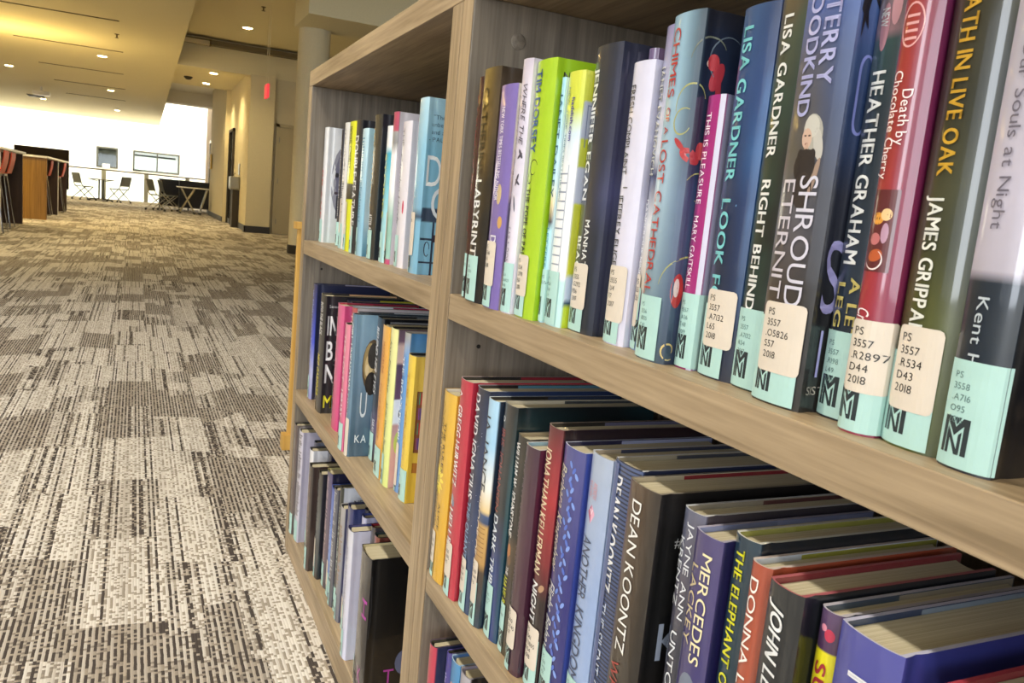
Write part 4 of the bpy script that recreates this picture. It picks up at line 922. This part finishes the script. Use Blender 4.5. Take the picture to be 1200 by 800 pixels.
# ---------------- far bookcase, middle shelf
book(ZB, 1.712, .034, .015, .244, 'blue and violet hardcover at the far end of the middle shelf', FB, sp=[(0, '8c90c8'), (.2, 'b0b4dc'), (.5, '3f50c8'), (.8, '343c84'), (1, '2f3560')], cv='262a48', inner='2c3050', rim='4f5c8c', marks=(.23, .07, .2, .7, '8c9ce0'), lw=.02, flap=('a8a4bc', .09))
book(ZB, 1.615, .052, .012, .235, 'black thriller with giant white letters and a yellow name on its cover', FB, sp='1e2024', cv='1e1f24', inner='2a2a2c', rim='b8a878', tx=[('INTO THE BLACK', .22, .155, .35, .75, 'e8e8ea', 'b'), ('MEG GARDINER', .115, .03, .2, .65, 'e4d828', 'b')],
     ct=[('INTO', .004, .158, .040, 'f4f4f6', 'b', .055), ('BLACK', .004, .108, .040, 'f4f4f6', 'b', .09), ('NIGHT', .004, .062, .040, 'f4f4f6', 'b', .095), ('MEG', .004, .012, .026, 'ece02c', 'b', .05), ('Something dark', .006, .212, .006, 'dddddd', '')], teal=False, tan=(.001, .014, .0, .07), flap=('e0b488', .10))
book(ZB, 1.556, .040, .050, .232, 'navy book with a yellow strip inside, set back on the middle shelf', FB, sp='20263c', cv='1c2238', inner='262a4a', flap=('b8b42c', .09), rim='3a4060')
book(ZB, 1.483, .052, .017, .234, 'hot pink hardcover standing proud on the middle shelf', FB, sp=[(0, 'd43c80'), (1, 'd85c90')], cv='b83a78', inner='a8324c', rim='e8a0c0', teal=False, tan=(.001, .012, .01, .085), flap=('8c1c38', .09))
book(ZB, 1.428, .036, .030, .236, 'brick red and white book set back behind the pink pair', FB, sp='b05a58', cv='d8d0d4', inner='d8dce8', tx=[('TRUE', .225, .17, .2, .7, 'f0d8c8', '')], flap=('a02c50', .08), rim='c8ccd8')
book(ZB, 1.385, .034, .030, .232, 'cream and peach book between the pink books and the dark blue one', FB, sp='e4ccb4', cv='c8c0b0', inner='3a3a44', flap=('c8ccd4', .09), rim='ded8d0')
book(ZB, 1.345, .033, .001, .218, 'salmon pink book with white spine lettering in front of the dark blue cover', FB, sp=[(0, 'd8608c'), (1, 'e08aa0')], cv='c85880', inner='2c1418', rim='e8b0bc', tx=[('THE LOST', .20, .12, .3, .7, 'f0c8d4', ''), ('LIBRARY', .105, .058, .3, .7, 'f4e8ee', 'b')], lw=.03)
book(ZB, 1.308, .024, .004, .240, 'steel blue hardcover showing a curled portrait and large pale letters on its front', FB, sp='3c5c78', cv=[(0, '26445c'), (.4, '34506c'), (.6, '55789a'), (1, '7fa4bc')], nz=('88a8bc', 8, .4, 'a'), inner='2c3c4c', rim='b8ccd8', tx=[('GIRL UNKNOWN', .225, .112, .2, .75, 'e8eef2', 'b'), ('KAREN PERRY', .105, .048, .2, .65, 'd0dce4', 'b')],
     ct=[('U', .014, .068, .045, 'dfe8ee', '', .011), ('KA', .009, .024, .014, 'e4ecf0', '', .019)], art=[('e', .0545, .155, .017, .045, '57462e'), ('e', .050, .160, .011, .034, 'a08a5c'), ('e', .049, .155, .007, .020, 'd0b884'), ('e', .056, .172, .010, .022, '34302c'), ('e', .050, .166, .0035, .009, '2c2620'), ('e', .054, .125, .010, .02, '221c18'), ('e', .046, .148, .003, .010, 'e0cca0')], teal=True, lw=.011, tan=(.002, .022, .0, .065))
book(ZB, 1.283, .038, .039, .240, 'black book with white slanted spine lettering beside the curled portrait', FB, sp=[(0, '242428'), (.25, '5a4c70'), (.4, '1e1c26'), (1, '2c3440')], cv='15161c', inner='202428', rim='8c9098', tx=[('BEHIND HER EYES', .225, .115, .25, .65, 'f0f0f2', 'bi'), ('SARAH', .071, .05, .5, .8, 'f0f0f2', 'b'), ('PINBOROUGH', .08, .045, .2, .4, 'd0d0d8', '')], lw=.03, flap=('6c7078', .09))
book(ZB, 1.228, .020, .045, .238, 'slim dark grey book set back beside the orange one', FB, sp='3a3c42', cv='2c2e34', inner='8c9098', rim='b8bcc4')
book(ZB, 1.200, .036, .025, .239, 'orange-yellow paperback with thin red-brown spine lettering', FB, hard=False, bul=.001, sp=[(0, 'e8a43c'), (.8, 'ecac40'), (1, 'f0b44c')], cv='e8c060', tx=[('JACQUELINE', .215, .165, .35, .6, 'a85a20', ''), ('WINSPEAR', .21, .17, .1, .3, 'a85a20', ''), ('TO DIE BUT ONCE', .15, .06, .2, .5, 'c07830', '')], lw=.034, call=['PR', '6123'])
book(ZB, 1.162, .035, .027, .242, 'pale yellow-green book with cursive title and photo cover', FB, sp=[(0, 'd8e48c'), (.6, 'e4e89c'), (1, 'ece8a4')], cv=[(0, 'd8a49c'), (.4, 'cc9c94'), (.42, 'eef0f0'), (.56, 'f0f0f2'), (.57, '6a4458'), (.78, '54384c'), (.8, 'd8b4a4'), (.9, 'c8a89c'), (.93, '6c4a60'), (1, '5c4458')], tx=[('Joy Fielding', .225, .145, .3, .6, '5c6030', 'i'), ('All the Wrong Places', .13, .05, .3, .6, '4c5028', 'i')], art=[('e', .048, .115, .004, .008, '1e1c20'), ('e', .05, .07, .01, .02, 'c4d060')], lw=.020)
book(ZB, 1.125, .024, .038, .241, 'blue book with white capitals and a blue and maroon cover', FB, sp=[(0, '6a94cc'), (.85, '5c94d0'), (1, 'c8c4bc')], cv=[(0, '5c84b8'), (.75, '7cb0dc'), (1, '4c88c0')], tx=[('THE BOAT PEOPLE', .205, .068, .25, .7, 'eef4fa', 'b')], art=[('r', .085, .15, .19, .240, '8c4058')], inner='b8b0a4', rim='d0ccc4', lw=.014, tan=(.001, .018, .01, .075))
book(ZB, 1.092, .032, .035, .215, 'golden yellow book whose cover shows painted library shelves', FB, sp=[(0, 'e0c040'), (1, 'e4c448')], cv=[(0, 'e0b838'), (1, 'e8c458')], tx=[('THE LIBRARY', .19, .06, .35, .6, 'c89a30', '')],
     art=[('r', .038, .058, .075, .165, '7a4424')]+[('r', .039+.0048*i, .043+.0048*i, .08+.022*j, .097+.022*j, ['7a3a8c', '3a5c9c', 'b83838', '3c8c6c', 'c87c34', '54408c'][(i*5+j*3) % 6]) for i in range(4) for j in range(4)]+[('e', .056, .142, .007, .030, 'ecd890'), ('e', .055, .085, .005, .022, 'c84a4c'), ('r', .038, .055, .045, .06, 'a86a20')], lw=.031, call=['PS', '3558'], rim='caa83c')

# ---------------- far bookcase, bottom shelf
def fb(y0, T, s, h, lab, **k): return book(ZC, y0, T, s, h, lab, FC, rows=10, **k)
fb(1.762, .030, .001, .250, 'grey-brown spine at the very far end of the bottom shelf', sp='5a4c4a', cv='6c6460', inner='18181a', marks=(.22, .06, .3, .6, '8c8480'), lw=.028)
fb(1.728, .042, .005, .247, 'white spine with dark ragged lettering at the far end of the bottom shelf', sp='c8c4d4', cv='a8a4b8', inner='201f24', marks=(.24, .06, .5, 1, '2c2830'), lw=.038, flap=('8c90a0', .1))
fb(1.682, .022, .03, .232, 'slim slate book set back near the far end of the bottom shelf', sp='4a4c5c', cv='5c6070', inner='22222a')
fb(1.656, .034, .016, .226, 'black and white hardcover with blocky letters on the bottom shelf', sp='e4e4ea', cv='d8d8e0', inner='26262c', rim='35323a', tx=[('GUNNER', .20, .06, .55, .95, '1c1c22', 'b')], lw=.03)
fb(1.618, .036, .045, .230, 'navy book with pale lilac page block set back on the bottom shelf', sp='1c1c34', cv='20203c', inner='c4c0dc', rim='1c1c34')
fb(1.576, .034, .001, .218, 'dark brown book with a cream top on the bottom shelf', sp=[(0, '3c2826'), (1, '2a2220')], cv='3c2c28', inner='201a18', marks=(.20, .07, .3, .8, '7c6058'), lw=.026)
fb(1.536, .034, .012, .216, 'dark grey green book right of the dark brown one, bottom shelf', sp=[(0, '1e2026'), (.5, '4a5054'), (1, '34302c')], cv='24242c', inner='16161a', marks=(.2, .06, .3, .6, '8c9490'), lw=.022, tan=(.001, .02, .02, .08))
fb(1.497, .040, .020, .232, 'navy and tan hardcover, wide topped, midway on the bottom shelf', sp=[(0, '3c3448'), (.4, '5c4858'), (1, '4c4470')], cv='1c1c3c', inner='a8a070', rim='8c8858', marks=(.22, .05, .3, .7, 'c0a4ac'), lw=.028)
fb(1.452, .034, .02, .214, 'bright cornflower blue book on the bottom shelf', sp=[(0, '7c9ccc'), (.5, '5c84d8'), (1, '3c5cb8')], cv='3c64b4', inner='26304c', marks=(.17, .08, .4, .6, 'b0c4ec'), lw=.026, tan=(.001, .02, .02, .07))
fb(1.412, .028, .016, .226, 'grey book with speckled white lettering beside the blue one', sp='5c5c64', cv='4c4a58', inner='26261e', marks=(.22, .05, .2, .9, 'b8b8bc'), lw=.02)
fb(1.382, .020, .02, .238, 'white covered book with small black capitals below its top', sp='2c302c', cv='d4d8e4', inner='34342c', ct=[('NEW YORK', .02, .205, .010, '5c5c64', '')], marks=(.2, .08, .2, .8, '9ca49c'), lw=.018)
fb(1.356, .030, .016, .213, 'silver-grey spine with brown lettering in the middle of the bottom shelf', sp=[(0, '6c6c78'), (.5, '8c8c94'), (1, 'a4a0a0')], cv='4c4c6c', inner='1c2030', marks=(.18, .07, .4, .9, '8c6c4c'), lw=.02)
fb(1.322, .036, .020, .227, 'indigo to white hardcover beside the silver-grey spine', sp=[(0, 'c4c8e0'), (.5, 'd0d0e4'), (.62, '34407c'), (1, '2c3468')], cv=[(0, 'c8cce4'), (.5, '5c6ca0'), (1, '2c3468')], inner='1c2448', marks=(.16, .05, .3, .7, '9498b8'), lw=.026, tan=(.001, .02, .02, .06))
fb(1.283, .018, .04, .232, 'dark slate book set back with grey page tops on the bottom shelf', sp='2c3040', cv='34384c', inner='1c2028', flap=('8c94b0', .1))
fb(1.262, .024, .03, .230, 'blue-lined book with pale pages set back on the bottom shelf', sp='bcbcd8', cv='a8a8c4', inner='3c4c94', rim='34408c')
fb(1.236, .032, .001, .222, 'white hardcover with fine grey script directly left of the black one', sp=[(0, 'd4d4ea'), (1, 'd0d0dc')], cv='c8c8dc', inner='2c3478', rim='2c2c5c', marks=(.19, .04, .3, .6, '8c8ca4'), lw=.022)
fb(1.202, .020, .03, .236, 'dark red lined book peeking above the white one', sp='4a4448', cv='3c3840', inner='8c2838', rim='6c2030')
fb(1.180, .024, .03, .230, 'rust coloured book behind the big black hardcover', sp='8c4434', cv='6c3830', inner='2c3c40', rim='2c3438')
book(ZC, 1.149, .060, .001, .226, 'big black hardcover with magenta letters at the divider end', FC, sp=[(0, '1c1c20'), (1, '28282c')], cv='0a0a0c', inner='c4b890', rim='2c2a2c', tx=[('H', .158, .128, .62, .95, 'b034a0', '')],
     ct=[('T', .030, .022, .026, 'a83a98', '', .016), ('K', -.024, .022, .026, 'a83a98', '', .014)], art=[('e', .125, .055, .018, .022, '5c6484'), ('e', .13, .058, .010, .014, '8c94b4'), ('l', [(.062, .20), (.064, .15), (.062, .1)], .0012, '3c3c40')], lw=.009, flap=('c8c4d8', .08))


# ---------------------------------------------------------------- bookcases
def bookcase(y0, y1, lab, cam=False):
    """y0 near end, y1 far end; front edge at x = D"""
    dep = .315; t = empty('bookcase', (D, y0, 0), lab, 'bookcase', 'low double bookcase beside the aisle'); L = y1-y0; pw = .032
    for i, (a, bb_) in enumerate(((0, pw), (L-pw, L))):
        p = MB().box(0, dep, a, bb_, 0, 1.0285, bev=.0012).build('side_panel', wood_shaded, t)
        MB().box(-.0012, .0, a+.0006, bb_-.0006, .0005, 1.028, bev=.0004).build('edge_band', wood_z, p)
    MB().box(-.0012, dep, 0, L, 1.0288, 1.0612, bev=.0012).build('top_panel', wood_y, t)
    for z in (ZA, ZB):
        MB().box(-.0006, dep-.012, pw+.0004, L-pw-.0004, z-.029, z, bev=.001).build('shelf', wood_y, t)
    MB().box(-.0006, dep-.012, pw+.0004, L-pw-.0004, 0.0, ZC, bev=.001).build('bottom_shelf', wood_y, t)
    box('back_panel', (dep-.012, dep-.001, pw, L-pw, ZC, 1.028), wood_shaded, t)
    if cam:
        c = MB().lathe([(.0086, 0), (.0086, .0008), (.0078, .0012)], n=24).build('fitting_cap', wood_shaded, t, smooth=True)
        c.rotation_euler = (PI/2, 0, 0); c.location = (.055, L-pw, .99)
    for z in (ZA-.06, ZB-.06):
        c = MB().lathe([(.0025, 0), (.0025, .0006)], n=10).build('shelf_pin', black_m, t)
        c.rotation_euler = (PI/2, 0, 0); c.location = (.04, L-pw, z)
bookcase(-.034, .8836, 'near bay of the low ash-coloured bookcase, closest to the camera', True)
bookcase(.8844, 1.803, 'far bay of the low ash-coloured bookcase, at the end of the aisle')

# oak end panel beyond the bookcase
ok = empty('oak_display_stand', (.43, 2.54, 0), 'narrow yellow oak panel standing upright behind the far bookcase end', 'display stand')
MB().box(.004, .36, 0, .02, .02, .70, bev=.002).build('upright_panel', oak, ok)
MB().box(-.006, .37, -.008, .03, .70, .722, bev=.002).build('top_cap', oak, ok)
MB().box(-.012, .37, -.012, .03, 0, .05, bev=.002).build('foot', oak, ok)
